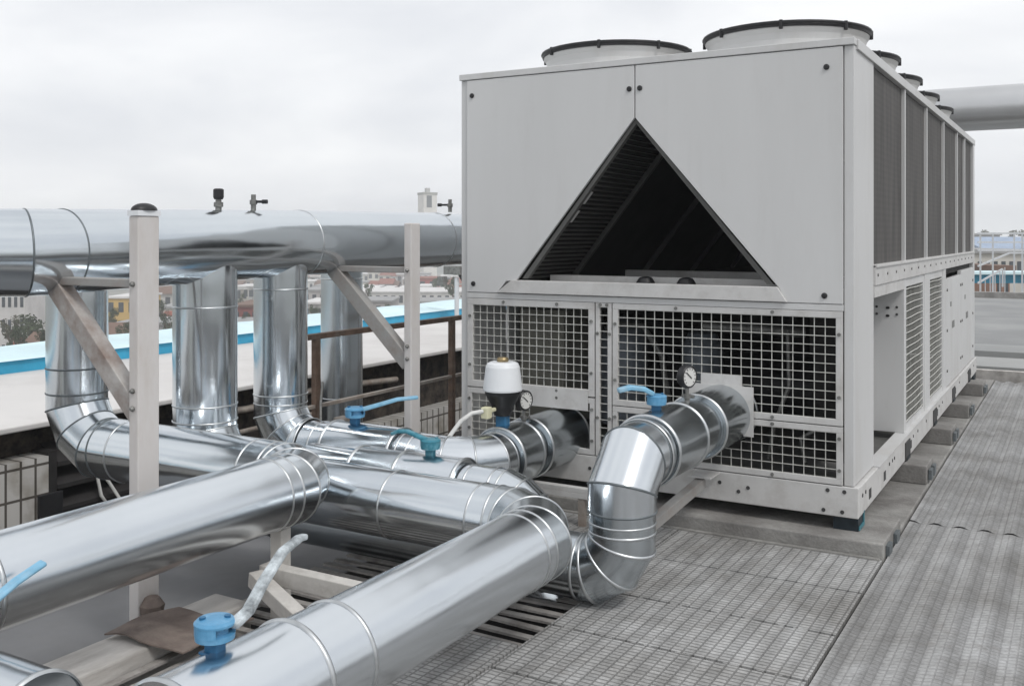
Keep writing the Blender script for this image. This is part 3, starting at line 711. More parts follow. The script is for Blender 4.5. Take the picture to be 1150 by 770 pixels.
# ------------------------------------------------------------------ pipes
def arc(p0, p1, p2, R, n):
    """gore points of a bend at corner p1 (between p0 and p2) of radius R with n gores"""
    p0, p1, p2 = Vector(p0), Vector(p1), Vector(p2)
    a = (p0 - p1).normalized(); b_ = (p2 - p1).normalized(); ang = a.angle(b_); t = R / math.tan(ang / 2)
    c = p1 + (a + b_).normalized() * (R / math.sin(ang / 2)); s0 = p1 + a * t; s1 = p1 + b_ * t
    sweep = PI - ang; u = (s0 - c).normalized(); ax = u.cross((s1 - c).normalized()).normalized()
    pts = []
    for i in range(n):
        th = sweep * (i + .5) / n if n > 1 else sweep / 2
        # tangent-polygon vertices so gores are mitred pieces
        pts.append(c + (Matrix.Rotation(th, 3, ax) @ u) * (R / math.cos(sweep / (2 * n))))
    return s0, pts, s1
def elbow(parent, p0, p1, p2, R, n, r, m, beads='bead', hb=.0035):
    s0, mid, s1 = arc(p0, p1, p2, R, n)
    b = MB(); b.pipe([s0] + mid + [s1], r); rings = b.rings
    e = b.build('elbow', M[m], parent)
    s_ = MB()
    for c, Rg in rings: s_.bead_ring(c, Rg, hb)
    each(s_, 'seam_bead', M[beads], e)
    return s0, s1
def run(parent, name, a, b_, r, m, seams=(), beads='bead', hb=.0035, caps=False, lap=None):
    a, b_ = Vector(a), Vector(b_); mb = MB(); mb.pipe([a, b_], r)
    if caps:
        for c, Rg in mb.rings[:]: mb.add([c] + Rg, [(0, 1 + (i + 1) % len(Rg), 1 + i) for i in range(len(Rg))])
    R0 = mb.rings[0][1]
    o = mb.build(name, M[m], parent)
    if seams or lap is not None:
        s_ = MB()
        for t in seams: s_.bead_ring(a.lerp(b_, t), [p + (b_ - a) * t for p in R0], hb)
        if lap is not None:   # lengthwise lap seam with rivets
            k = int(lap * len(R0)) % len(R0); p = R0[k]; e_ = (p - a).normalized(); d_ = (b_ - a).normalized()
            s_.strap([p + e_ * .0008, p + (b_ - a) + e_ * .0008], .012, .0024, e_.cross(d_))
        each(s_, 'seam_bead', M[beads], o)
    return o
def jacket(parent, a, b_, r, m, name='valve_jacket', hb=.006):
    """fatter removable insulation jacket with end caps and rolled rims"""
    a, b_ = Vector(a), Vector(b_); mb = MB(); mb.pipe([a, b_], r)
    for c, Rg in mb.rings[:]: mb.add([c] + Rg, [(0, 1 + (i + 1) % len(Rg), 1 + i) for i in range(len(Rg))])
    rg = mb.rings[:]
    o = mb.build(name, M[m], parent); s_ = MB()
    for c, Rg in rg: s_.bead_ring(c, Rg, hb)
    each(s_, 'rolled_rim', M['bead'], o); return o

# header pipe (big horizontal pipe on the left), with a bend at its near end
XH, ZH, RH = -3.90, 1.472, .187
hd = thing('header_pipe', 'thick shiny header pipe running high along the left towards the chiller', 'pipe', (XH, 5, ZH))
pb = Vector((XH, 2.60, 1.449)); pend = pb + Vector((-.72, -.69, 0)) * 3.2
s0, s1 = elbow(hd, (XH, 4.30, 1.480), pb, pend, .42, 1, RH, 'clad', 'bead_dark', .003)
run(hd, 'pipe_section', s1, pend, RH, 'clad')
run(hd, 'pipe_section', s0, (XH, 4.30, 1.480), RH, 'clad', (1.0,), lap=.62)
run(hd, 'pipe_section', (XH, 4.305, 1.480), (XH, 5.66, 1.494), RH, 'clad', (1.0,), lap=.7)
run(hd, 'pipe_section', (XH, 5.665, 1.494), (XH, 14, 1.52), RH - .004, 'clad', (.4,), caps=True)

# run A: V1 -> PA -> P1
rA, zA, yA, xV1, xP1 = .145, .482, 3.20, -4.37, -2.835
pa = thing('insulated_pipe', 'long shiny pipe with a capped bend crossing the left front, fed by the leftmost riser', 'pipe', (xP1, 2.0, zA))
top = (xV1, yA, 1.475)
a0, a1 = elbow(pa, (XH, yA, 1.475), top, (xV1, yA, 0), .17, 2, rA, 'clad')
run(pa, 'pipe_section', (XH, yA, 1.475), a0, rA, 'clad')
b0, b1 = elbow(pa, top, (xV1, yA, zA), (xP1, yA, zA), .26, 3, rA, 'clad', 'bead_dark')
run(pa, 'riser', a1, b0, rA, 'clad', (.06, .78), 'bead_dark', lap=.3)
c0, c1 = elbow(pa, (xV1, yA, zA), (xP1, yA, zA), (xP1, 0, zA), .2, 3, rA, 'clad')
run(pa, 'pipe_section', b1, c0, rA, 'clad', (.12, .90), lap=.1)
run(pa, 'pipe_section', c1, (xP1, 1.735, zA), rA, 'clad_bright', (.05,))
jacket(pa, (xP1, 1.733, zA), (xP1, .80, zA), rA + .004, 'clad_bright')
run(pa, 'pipe_section', (xP1, .798, zA), (xP1, -1.5, zA), rA - .03, 'clad')

# run B: V2 -> P3 -> P2
rB, zB, yB, xV2, xP2 = .144, .36, 3.455, -3.90, -1.80
pb_ = thing('insulated_pipe', 'shiny pipe lying across the bottom foreground and turning left beneath its neighbour', 'pipe', (xP2, 2.4, zB))
b0, b1 = elbow(pb_, (xV2, 3.60, 1.4), (xV2, 3.60, zB - .02), (xP2, 3.60 - .145, zB), .24, 3, .160, 'clad')
run(pb_, 'riser', (xV2, 3.60, ZH), b0, .160, 'clad', (.35, .91), lap=.55)
run(pb_, 'pipe_section', b1, (-3.2, yB + .02, zB), rB + .002, 'clad')
c0, c1 = elbow(pb_, (-3.2, yB, zB), (xP2, yB, zB), (xP2, 0, zB), .26, 3, rB, 'clad_dull')
run(pb_, 'pipe_section', (-3.2, yB, zB), c0, rB, 'clad', (.55, .93), lap=.92)
run(pb_, 'pipe_section', c1, (xP2, 2.13, zB), rB, 'clad_bright', (.06,))
run(pb_, 'pipe_section', (xP2, 2.128, zB), (xP2, 1.95, zB), rB + .003, 'clad_bright', (0, 1), hb=.005)
jacket(pb_, (xP2, 1.948, zB), (xP2, 1.545, zB), rB + .010, 'clad_bright')
run(pb_, 'pipe_section', (xP2, 1.543, zB), (xP2, -1.5, zB), rB - .045, 'clad')

# run C: V3 -> P4 -> left connector
rC, zC, yC, xV3, xLc = .138, .372, 4.15, -3.90, -2.62
pc = thing('insulated_pipe', 'shiny pipe from the third riser bending into the left wire mesh bay', 'pipe', (xLc, 4.6, zC))
b0, b1 = elbow(pc, (xV3, yC, 1.4), (xV3, yC, zC), (xLc, yC, zC), .22, 3, .146, 'clad')
run(pc, 'riser', (xV3, yC, ZH), b0, .148, 'clad', (.28, .945), lap=.35)
run(pc, 'pipe_section', b1, (-3.50, yC, zC), rC, 'clad', (.5, 1))
jacket(pc, (-3.50, yC, zC), (-3.06, yC, zC), rC + .014, 'clad')
run(pc, 'pipe_section', (-3.058, yC, zC), (-2.93, yC, zC), rC, 'clad', (.3, .8))
c0, c1 = elbow(pc, (xV3, yC, zC), (xLc, yC, zC), (xLc, 6, zC), .21, 3, rC, 'clad_bright')
run(pc, 'pipe_section', (-2.93, yC, zC), c0, rC, 'clad')
run(pc, 'pipe_section', c1, (xLc, 4.40, zC), rC, 'clad')
jacket(pc, (xLc, 4.40, zC), (xLc, 4.61, zC), rC + .017, 'clad_dull')
run(pc, 'pipe_section', (xLc, 4.612, zC), (xLc, 4.70, zC), rC + .002, 'clad_dull')
jacket(pc, (xLc, 4.70, zC), (xLc, 5.14, zC), rC + .022, 'clad_dull')

# run D: V4, the rear riser
pd = thing('insulated_pipe', 'rear shiny riser standing behind the brown handrail', 'pipe', (-4.72, 5.66, 0))
xV4, yV4 = -4.72, 5.66
a0, a1 = elbow(pd, (XH, yV4, 1.475), (xV4, yV4, 1.475), (xV4, yV4, 0), .17, 2, .152, 'clad_dull')
run(pd, 'pipe_section', (XH - .05, yV4, 1.475), a0, .152, 'clad_dull')
run(pd, 'riser', a1, (xV4, yV4, -.62), .152, 'clad_dull', (.05, .50), lap=.2)

# run E: P5, crossing pipe with its own valve that drops behind the front elbow
rE, zE, yE = .118, .345, 3.86
pe = thing('insulated_pipe', 'short shiny crossing pipe with a teal lever valve in the middle of the tangle', 'pipe', (-2.8, yE, zE))
run(pe, 'pipe_section', (-3.42, yE, zE), (-3.06, yE, zE), rE, 'clad', caps=True)
jacket(pe, (-3.09, yE, zE), (-2.82, yE, zE), rE + .018, 'clad_dull')
jacket(pe, (-2.82, yE, zE), (-2.49, yE, zE), rE + .024, 'clad_bright')
c0, c1 = elbow(pe, (-3, yE, zE), (-2.16, yE, zE), (-2.02, yE - .03, -.1), .20, 4, rE + .004, 'clad')
run(pe, 'pipe_section', (-2.49, yE, zE), c0, rE + .004, 'clad', (.3,))
run(pe, 'pipe_section', c1, (-2.03, yE - .03, -.07), rE + .004, 'clad')

# run F: right connector -> leg -> low pipe
xR, zR, rR, rF, yF, zF = -1.64, .590, .150, .134, 3.735, .140
pf = thing('insulated_pipe', 'shiny pipe bending down from the right wire mesh bay to the deck', 'pipe', (xR, yF, .0))
jacket(pf, (xR, 4.63, zR), (xR, 5.13, zR), rR + .006, 'clad_dull')
run(pf, 'pipe_section', (xR, 4.365, zR), (xR, 4.628, zR), rR - .012, 'clad_dull')
jacket(pf, (xR, 4.0, zR), (xR, 4.363, zR), rR + .004, 'clad_dull')
run(pf, 'pipe_section', (xR, 3.93, zR), (xR, 3.998, zR), rR - .004, 'clad_dull', (.1,), hb=.004)
a0, a1 = elbow(pf, (xR, 5, zR), (xR, yF, zR), (xR, yF, 0), .19, 2, rF + .007, 'clad_bright', 'bead_dark')
b0, b1 = elbow(pf, (xR, yF, 1), (xR, yF, zF), (-3, yF, zF), .175, 3, rF + .001, 'clad_dull', hb=.005)
run(pf, 'pipe_section', b0, a1, rF + .003, 'clad_dull', (.45,), 'bead')
run(pf, 'pipe_section', b1, (-4.0, yF, zF), rF, 'clad_dull', (.08, .78), caps=True)

# run G: capped stub at the lower left edge
pg = thing('insulated_pipe', 'end of a shiny pipe jacket poking in at the lower left corner', 'pipe', (-2.5, 1.42, .3))
jacket(pg, (-2.58, 1.525, .308), (-2.235, 1.525, .308), .132, 'clad')
run(pg, 'pipe_section', (-2.48, 1.525, .30), (-2.48, 1.525, -.11), .09, 'clad')

# ------------------------------------------------------------------ lever valves
def lever_valve(loc, lever_pts, label, m_head, m_neck, m_lever, width=.03, scale=1.0, thick=.014, side=None):
    x, y, z = loc; s = scale
    v = thing('lever_valve', label, 'valve', loc, 'lever valves on the pipes')
    b = MB(); b.box(x - .03 * s, x + .03 * s, y - .022 * s, y + .022 * s, z - .012, z + .044 * s); b.box(x - .045 * s, x + .045 * s, y - .034 * s, y + .034 * s, z - .004, z + .004)
    b.build('neck', m_neck, v, None, .003)
    b = MB(); b.lathe((x, y, z + .0442 * s), [(0, 0), (.050 * s, 0), (.066 * s, .005 * s), (.068 * s, .023 * s), (.046 * s, .024 * s), (.042 * s, .050 * s), (.066 * s, .050 * s), (.070 * s, .055 * s), (.070 * s, .061 * s), (.060 * s, .070 * s), (.03 * s, .074 * s), (0, .075 * s)], 40)
    k0 = math.atan2(lever_pts[1][1] - y, lever_pts[1][0] - x) - .15; nk = 22; sk_ = []
    for i in range(nk + 1):
        a_ = k0 + (2 * PI - 1.7) * i / nk
        for rr, zz in ((.0688, .056), (.0688, .022), (.058, .022), (.058, .056)): sk_.append((x + rr * s * math.cos(a_), y + rr * s * math.sin(a_), z + .0442 * s + zz * s))
    b.add(sk_, [(i * 4 + j, i * 4 + (j + 1) % 4, i * 4 + 4 + (j + 1) % 4, i * 4 + 4 + j) for i in range(nk) for j in range(4)] + [(0, 1, 2, 3), (nk * 4 + 3, nk * 4 + 2, nk * 4 + 1, nk * 4)], False)
    h = b.build('head', m_head, v); b = MB()
    for dx, dy in ((.03, .028), (-.028, -.03)): b.lathe((x + dx * s, y + dy * s, z + .112 * s), [(.011 * s, 0), (.011 * s, .012 * s), (0, .012 * s)], 10)
    each(b, 'cap_bolt', m_neck, h)
    P = [Vector(p) for p in lever_pts]; d = P[-1] - P[0]; sd = side or Vector((-d.y, d.x, 0))
    b = MB(); n = len(P); b.strap(P, [width * (1.15 - .35 * i / (n - 1)) for i in range(n)], thick, sd); b.build('lever', m_lever, v, None, .006)
    return v
# front pipe valve: worn white lever curving up and back
zt2 = zB + rB + .010
lever_valve((xP2 - .035, 1.725, zt2 - .008), [(xP2 + .005, 1.74, zt2 + .058), (xP2, 1.80, zt2 + .075), (xP2 - .015, 1.87, zt2 + .125), (xP2 - .035, 1.96, zt2 + .172), (xP2 - .06, 2.05, zt2 + .180), (xP2 - .075, 2.09, zt2 + .172)],
            'blue lever valve with a scuffed white lever on the front pipe', M['blue'], M['bluedark'], M['wornlever'], .031, .72, .017)
zt1 = zA + rA
lever_valve((xP1 + .05, 1.03, zt1 - .006), [(xP1 + .07, 1.06, zt1 + .08), (xP1 + .14, 1.16, zt1 + .04), (xP1 + .20, 1.32, zt1 - .10), (xP1 + .215, 1.50, zt1 - .165), (xP1 + .215, 1.62, zt1 - .135), (xP1 + .215, 1.72, zt1 - .085), (xP1 + .215, 1.81, zt1 - .055)],
            'blue lever valve at the left edge, only its pale blue lever showing', M['blue'], M['bluedark'], M['blue_pale'], .05, .9, .014)
zt4 = zC + rC + .014
lever_valve((-3.37, yC, zt4 - .006), [(-3.34, yC + .02, zt4 + .07), (-3.25, yC + .08, zt4 + .10), (-3.20, yC + .15, zt4 + .118), (-3.13, yC + .24, zt4 + .122)],
            'blue lever valve beside the rear square post, lever pointing right', M['blue'], M['bluedark'], M['blue_pale'], .042, .78, .018)
zt5 = zE + rE + .024
lever_valve((-2.68, yE, zt5 - .006), [(-2.69, yE - .01, zt5 + .068), (-2.735, yE - .03, zt5 + .088), (-2.785, yE - .04, zt5 + .106), (-2.83, yE - .05, zt5 + .104), (-2.865, yE - .06, zt5 + .088)],
            'teal lever valve on the short crossing pipe, lever pointing left', M['tealblue'], M['tealblue'], M['tealblue'], .034, .70, .018)
zt6 = zR + rR + .003
lever_valve((xR - .02, 4.16, zt6 - .008), [(xR - .03, 4.14, zt6 + .072), (xR - .06, 4.11, zt6 + .096), (xR - .11, 4.07, zt6 + .104), (xR - .15, 4.03, zt6 + .092)],
            'blue lever valve on the bent pipe by the right wire mesh', M['blue'], M['bluedark'], M['blue_pale'], .042, .66, .022)

# ------------------------------------------------------------------ actuator, gauges
zt7 = zC + rC + .017
ax_, ay_ = xLc - .035, 4.49
ac = thing('valve_actuator', 'white and black motor actuator on the pipe at the left wire mesh', 'actuator', (ax_, ay_, zt7))
b = MB(); b.box(ax_ - .03, ax_ + .03, ay_ - .025, ay_ + .025, zt7 - .012, zt7 + .05); b.build('neck', M['bluedark'], ac, None, .004)
b = MB(); b.lathe((ax_, ay_, zt7 + .0502), [(0, 0), (.045, 0), (.052, .02), (.058, .045), (.078, .085), (.093, .112), (.096, .13), (0, .13)], 36); b.build('lower_body', M['black'], ac)
b = MB(); b.lathe((ax_, ay_, zt7 + .1805), [(0, 0), (.102, 0), (.104, .008), (.097, .07), (.090, .125), (.082, .142), (.066, .150), (0, .152)], 40); cv = b.build('cover', M['white'], ac)
b = MB(); b.lathe((ax_, ay_, zt7 + .332), [(.030, 0), (.032, .012), (.026, .022), (0, .024)], 20); b.build('indicator_knob', M['brass'], ac)
b = MB(); b.lathe((ax_ - .06, ay_ - .055, zt7 + .075), [(.028, 0), (.028, .03), (.02, .034), (0, .034)], 16, (-.6, -.6, .1)); b.build('hand_wheel', M['black'], ac)
b = MB(); b.box(ax_ - .045, ax_ + .0, ay_ - .150, ay_ - .105, zt7 + .05, zt7 + .11); b.bar((ax_ - .02, ay_ - .11, zt7 + .085), (ax_ - .01, ay_ - .06, zt7 + .09), .02, .02); b.build('cable_plug', M['cream'], ac, None, .006)
b = MB(); b.curve([(ax_ - .03, ay_ - .15, zt7 + .09), (ax_ - .065, ay_ - .20, zt7 + .085), (ax_ - .10, ay_ - .25, zt7 + .05), (ax_ - .135, ay_ - .28, zt7 - .01), (ax_ - .16, ay_ - .31, zt7 - .06), (ax_ - .20, ay_ - .33, zt7 - .10)], .011, 10)
o = b.build('power_cable', M['cable'], None, (ax_ - .1, ay_ - .22, zt7)); tag(o, 'thick white cable looping down from the cream plug of the actuator', 'cable')
def gauge(x, y, z, label, dirn):
    gq = thing('pressure_gauge', label, 'gauge', (x, y, z)); dv = Vector(dirn).normalized()
    b = MB(); b.lathe((x, y, z - .01), [(.012, 0), (.012, .03), (.018, .032), (.018, .05), (.009, .052), (.009, .085)], 12); b.lathe((x, y + .012, z + .03), [(.008, -.03), (.008, .03), (0, .03)], 10, (1, 0, 0)); b.build('stem', M['ventmetal'], gq)
    c = Vector((x, y, z + .125))
    b = MB(); b.lathe(c - dv * .022, [(0, 0), (.05, 0), (.054, .006), (.054, .038), (.048, .044), (.045, .040)], 32, dv); b.build('case', M['black'], gq)
    b = MB(); b.lathe(c + dv * .0165, [(.0455, 0), (0, .0005)], 32, dv); dl = b.build('dial', M['glassdial'], gq)
    u = dv.cross(Vector((0, 0, 1))).normalized(); w_ = u.cross(dv)
    b = MB(); b.bar(c + dv * .0195 - u * .012 - w_ * .008, c + dv * .0195 + u * .024 + w_ * .022, .004, .0015, dv)
    for k in range(11):
        a = -.75 * PI + 1.5 * PI * k / 10; e1 = u * math.sin(a) + w_ * math.cos(a); b.bar(c + dv * .0186 + e1 * .033, c + dv * .0186 + e1 * .041, .0025, .001, dv)
    b.build('needle', M['black'], dl, tuple(WL[dl.name]))
gauge(xR, 4.50, zR + rR - .014, 'round black pressure gauge with a white dial by the right wire mesh', (.93, -.36, 0))
gauge(xLc, 4.655, zC + rC, 'round black pressure gauge beside the white actuator', (.97, -.25, 0))

# ------------------------------------------------------------------ posts carrying the header
def pipe_post(y, zt_, label, mb_, wx=.055, wy=.105, cap=False, zbase=-.30):
    p = thing('pipe_support', label, 'pipe support', (-3.27, y, zbase), 'square posts carrying the header pipe')
    b = MB(); b.box(-3.27 - wx / 2, -3.27 + wx / 2, y - wy / 2, y + wy / 2, zbase, zt_); b.build('post', M['postpaint'], p, None, .006)
    b = MB(); b.box(-3.80, -3.27 - wx / 2 - .001, y - .03, y + .03, 1.312, 1.346); b.build('support_arm', M['bracegrey'], p, None, .004)
    b = MB(); b.bar((-3.27 - wx / 2 + .012, y - .002, .80), (-3.83, y - .002, 1.325), .068, .080); b.build('brace', mb_, p, None, .004)
    b = MB()
    for dz in (.835, .905):
        b.lathe((-3.27, y - wy / 2, dz), [(.011, 0), (.011, .009), (.006, .016), (0, .016)], 6, (0, -1, 0))
    b.lathe((-3.27, y - wy / 2, 1.329), [(.011, 0), (.011, .009), (.006, .016), (0, .016)], 6, (0, -1, 0)); each(b, 'bolt', M['ventmetal'], p)
    if cap:
        b = MB(); b.box(-3.27 - wx / 2 - .004, -3.27 + wx / 2 + .004, y - wy / 2 - .004, y + wy / 2 + .004, zt_ + .0005, zt_ + .022); b.build('post_cap', M['white'], p)
    return p
p1 = pipe_post(2.70, 1.60, 'pale square post at the left with a rusty diagonal brace and black cap', M['brace'], cap=True)
b = MB()
n = 20
vs = []; 
for i in range(7):
    t = i / 6 * PI / 2
    for j in range(n):
        a = 2 * PI * j / n; vs.append((-3.27 + .04 * math.cos(t) * math.cos(a), 2.70 + .058 * math.cos(t) * math.sin(a), 1.6225 + .030 * math.sin(t)))
b.add(vs, [(i * n + j, i * n + (j + 1) % n, (i + 1) * n + (j + 1) % n, (i + 1) * n + j) for i in range(6) for j in range(n)], True); b.build('dome_cap', M['black'], p1)
b = MB(); b.lathe((-3.225, 2.70, .02), [(0, 0), (.045, .0), (.05, .03), (.03, .06), (0, .07)], 7); b.build('rusty_bracket', M['rust'], p1)
pipe_post(4.53, 1.592, 'pale square post by the chiller with a grey diagonal brace', M['bracegrey'], .05, .088, zbase=-.10)

# ------------------------------------------------------------------ handrail
hr = thing('handrail', 'rusty brown handrail behind the risers', 'handrail', (-4.15, 6.2, -.105))
b = MB(); b.box(-4.175, -4.125, 4.55, 9.2, .878, .912); b.build('top_rail', M['rustrail'], hr, None, .004)
b = MB(); b.box(-4.165, -4.135, 4.55, 9.2, .448, .470); b.build('middle_rail', M['palerail'], hr, None, .003)
for y in (4.73, 6.26, 7.8, 9.15):
    b = MB(); b.box(-4.17, -4.13, y - .022, y + .022, -.105, .877); b.build('rail_post', M['rustrail'], hr, None, .003)

# ------------------------------------------------------------------ timber, brackets, odd bits on the deck
b = MB(); b.box(-3.135, -2.93, -2.0, 2.95, -.125, .035); o = b.build('timber_kerb', M['timber'], None, (-3.03, 1, -.07), .008); tag(o, 'weathered timber beam edging the deck below the left pipe', 'beam')
b = MB(); vs = []
for j in range(9):
    for i in range(9):
        u, v_ = i / 8, j / 8; x = -3.13 + .34 * u + .03 * v_; y = 2.40 + .32 * v_ + .06 * u
        vs.append((x + .008 * math.sin(7 * v_ + 1), y + .010 * math.sin(9 * u), .048 + .012 * math.sin(u * 5 + v_ * 3) + .01 * (1 - u)))
q = len(vs); vs += [(a, b2, c - .006) for a, b2, c in vs]
fs = [(j * 9 + i, j * 9 + i + 1, (j + 1) * 9 + i + 1, (j + 1) * 9 + i) for j in range(8) for i in range(8)]
fs += [tuple(q + k for k in f[::-1]) for f in fs]
for i in range(8): fs += [(i + 1, i, q + i, q + i + 1), (72 + i, 73 + i, q + 73 + i, q + 72 + i), (i * 9, i * 9 + 9, q + i * 9 + 9, q + i * 9), (i * 9 + 17, i * 9 + 8, q + i * 9 + 8, q + i * 9 + 17)]
b.add(vs, fs); o = b.build('rusty_plate', M['rust'], None, (-3.0, 2.6, .04)); tag(o, 'rusted brown metal sheet lying across the timber beam', 'metal sheet')
fr = thing('timber_trestle', 'pale timber trestle bracing under the left pipe', 'trestle', (-2.6, 2.9, -.02))
b = MB(); b.box(-2.86, -1.90, 2.92, 2.98, .135, .205); b.build('cross_beam', M['timber_pale'], fr, None, .004)
b = MB(); b.bar((-2.85, 2.888, .165), (-2.20, 2.66, .05), .06, .06); b.build('strut', M['timber_pale'], fr, None, .004)
b = MB(); b.box(-2.86, -2.80, 2.982, 3.04, -.10, .335); b.build('leg', M['timber_pale'], fr, None, .004)
bk = thing('pipe_bracket', 'beige angle bracket under the pipe at the left wire mesh', 'bracket', (-2.3, 4.7, 0))
b = MB(); b.box(-2.72, -2.20, 4.66, 4.70, .175, .20); b.box(-2.72, -2.20, 4.66, 4.665, .145, .1745); b.build('shelf', M['frame'], bk, None, .002)
b = MB(); b.box(-2.30, -2.262, 4.665, 4.69, .0, .1745); b.build('leg', M['palerail'], bk)
bk = thing('pipe_bracket', 'grey sloping strut bracket under the pipe at the right wire mesh', 'bracket', (-1.6, 4.8, 0))
b = MB(); b.bar((-1.70, 4.88, .26), (-1.80, 4.36, .13), .05, .05); b.build('strut', M['bracegrey'], bk, None, .003)
b = MB(); b.box(-1.76, -1.64, 4.84, 5.0, .287, .295); b.build('saddle_plate', M['frame'], bk)
b = MB(); b.curve([(-2.06, 3.215, .012), (-2.065, 3.235, .022), (-2.07, 3.225, .032), (-2.055, 3.21, .03), (-2.045, 3.195, .016)], .004, 8); o = b.build('wire_scrap', M['cable'], None, (-2.06, 3.21, .01)); tag(o, 'small loop of white wire lying beside the slotted grating', 'wire')
b = MB(); b.curve([(-4.07, 4.7, .62), (-4.05, 4.66, .5), (-4.0, 4.6, .38), (-3.9, 4.56, .30), (-3.75, 4.52, .26)], .008, 8); o = b.build('thin_cable', M['ventmetal'], None, (-4, 4.6, .4)); tag(o, 'thin grey cable hanging from the handrail behind the risers', 'cable')
b = MB(); b.box(-4.02, -3.93, 4.74, 4.83, -.10, .40); o = b.build('stub_post', M['palerail'], None, (-3.97, 4.78, -.1), .006); tag(o, 'short beige upright beside the handrail foot', 'post')

# air vents on top of the header
def vent(y, label, kind, dx=0):
    zt_ = 1.449 + .0182 * (y - 2.6) + RH
    v = thing('air_vent', label, 'vent', (XH, y, zt_ - .004), 'small vents on the header pipe')
    b = MB()
    if kind == 0: b.lathe((XH, y, zt_ - .006), [(.016, 0), (.016, .02), (.024, .022), (.024, .045), (.015, .047), (.015, .06)], 14)
    else: b.lathe((XH, y, zt_ - .006), [(.014, 0), (.014, .035), (.02, .037), (.02, .06), (.013, .062), (.013, .09), (0, .09)], 14)
    b.build('body', M['ventmetal'], v)
    b = MB()
    if kind == 0: b.lathe((XH, y, zt_ + .0545), [(0, 0), (.022, 0), (.027, .012), (.027, .05), (.02, .056), (0, .056)], 16)
    else: b.bar((XH, y, zt_ + .045), (XH + dx, y + dx * .4, zt_ + .045), .014, .014); b.lathe((XH + dx, y + dx * .4, zt_ + .045), [(.012, -.014), (.012, .014), (0, .014)], 10, (1, .4, 0))
    b.build('cap', M['black'], v)
vent(3.69, 'stubby black capped air vent on the header pipe', 0)
vent(3.94, 'small brass tap with a side spout right beside the capped vent', 1, .06)
vent(5.86, 'small tap with a side spout on the header near the chiller', 1, -.07)

# ------------------------------------------------------------------ overhead duct beyond the chiller
dt = thing('overhead_duct', 'fat dull grey duct passing overhead behind the chiller', 'duct', (-1, 13.4, 2.8))
run(dt, 'duct_section', (14, 13.4, 3.085), (-3.0, 13.4, 3.085), .27, 'duct', (.2, .35, .5, .65, .8), hb=.006)
elbow(dt, (5, 13.4, 3.085), (-3.4, 13.4, 3.085), (-3.4, 13.4, 0), .4, 3, .27, 'duct')
run(dt, 'duct_section', (-3.4, 13.4, 2.685), (-3.4, 13.4, -.1), .27, 'duct')

# ------------------------------------------------------------------ neighbouring white roof on the left
nb = thing('neighbour_building', 'low neighbouring building with a wide white flat roof and tiled wall', 'building', (-9, 12, -9))
b = MB(); b.box(-9.62, -6.0, -8, 45, .245, .285); b.build('roof', M['whiteroof'], nb, None, .01)
b = MB(); b.box(-9.55, -6.22, -7.9, 44.9, -9, .2445); b.build('wall', M['rubble'], nb)
b = MB(); b.box(-6.2195, -6.02, -7.9, 4.19, -2, .045); b.build('tiled_facing', M['tile'], nb)
b = MB(); b.box(-6.2195, -6.02, 5.63, 30, -2, -.33); b.build('tiled_facing', M['tile'], nb)
lv = MB(); lv.box(-6.2, -6.03, 4.192, 4.26, -2, .07); lv.build('louvre_frame', M['louvre'], nb)
lb_ = MB()
for k in range(9):
    z = .02 - k * .155
    lb_.prism([(-6.21, 4.26, z + .05), (-6.02, 4.26, z - .06), (-6.02, 4.26, z - .03), (-6.21, 4.26, z + .08)], (0, 1.35, 0))
lb_.build('louvre_blades', M['louvre'], nb)
b = MB(); b.box(-6.012, -5.99, 4.10, 4.28, -.36, -.20); b.build('junction_box', M['black'], nb, None, .005)
b = MB(); b.curve([(-6.01, 4.55, -.12), (-5.98, 4.57, -.3), (-5.97, 4.66, -.44), (-5.97, 4.72, -.36), (-5.98, 4.62, -.2)], .012, 8); b.build('hanging_cord', M['cable'], nb)
b = MB(); b.curve([(-6.3, 5.2, .1), (-6.12, 6.1, .06), (-6.1, 7.0, .12), (-6.12, 8.2, .05)], .03, 8); b.curve([(-6.15, 4.5, .0), (-6.1, 5.6, -.12), (-6.12, 7.5, -.1)], .02, 8); each(b, 'wall_pipe', M['palerail'], nb)
# skylight curb
sk = thing('roof_skylight', 'long turquoise skylight strip on the white neighbouring roof', 'skylight', (-8.8, 12, .285))
b = MB(); b.box(-9.45, -8.36, -8, 44, .2855, .395); b.build('curb', M['skyblue'], sk)
b = MB(); nn = 60; vs = []
for i in range(nn + 1):
    y = -8 + 52 * i / nn; hgt = .05 * (1 if i % 2 else .4)
    vs += [(-8.33, y, .40), (-8.6, y, .415 + hgt * .6), (-8.95, y, .43 + hgt), (-9.3, y, .415 + hgt * .5), (-9.48, y, .40)]
fs = [(i * 5 + j, i * 5 + j + 1, i * 5 + j + 6, i * 5 + j + 5) for i in range(nn) for j in range(4)]
b.add(vs, fs, True); b.build('glazing', M['skycyan'], sk)
# instrument pole
ip = thing('instrument_pole', 'short grey instrument pole with a looped cable beyond the handrail', 'pole', tuple(Vector((-8.0, 12.2, .285))))
c = Vector((-8.0, 12.2, .285))
b = MB(); b.lathe(c, [(.035, 0), (.035, .62), (0, .62)], 10); b.build('pole', M['pale_rail'], ip)
b = MB(); b.box(c.x - .2, c.x + .1, c.y - .06, c.y + .06, .95, 1.08); b.box(c.x - .32, c.x - .2, c.y - .05, c.y + .05, .78, .92); b.bar((c.x + .1, c.y, 1.0), (c.x + .3, c.y, 1.18), .05, .05); b.build('instrument', M['ventmetal'], ip, None, .01)
b = MB(); b.curve([(c.x + .05, c.y, .95), (c.x + .2, c.y, .75), (c.x + .35, c.y, .5), (c.x + .6, c.y, .33)], .025, 8); b.build('cable', M['black'], ip)

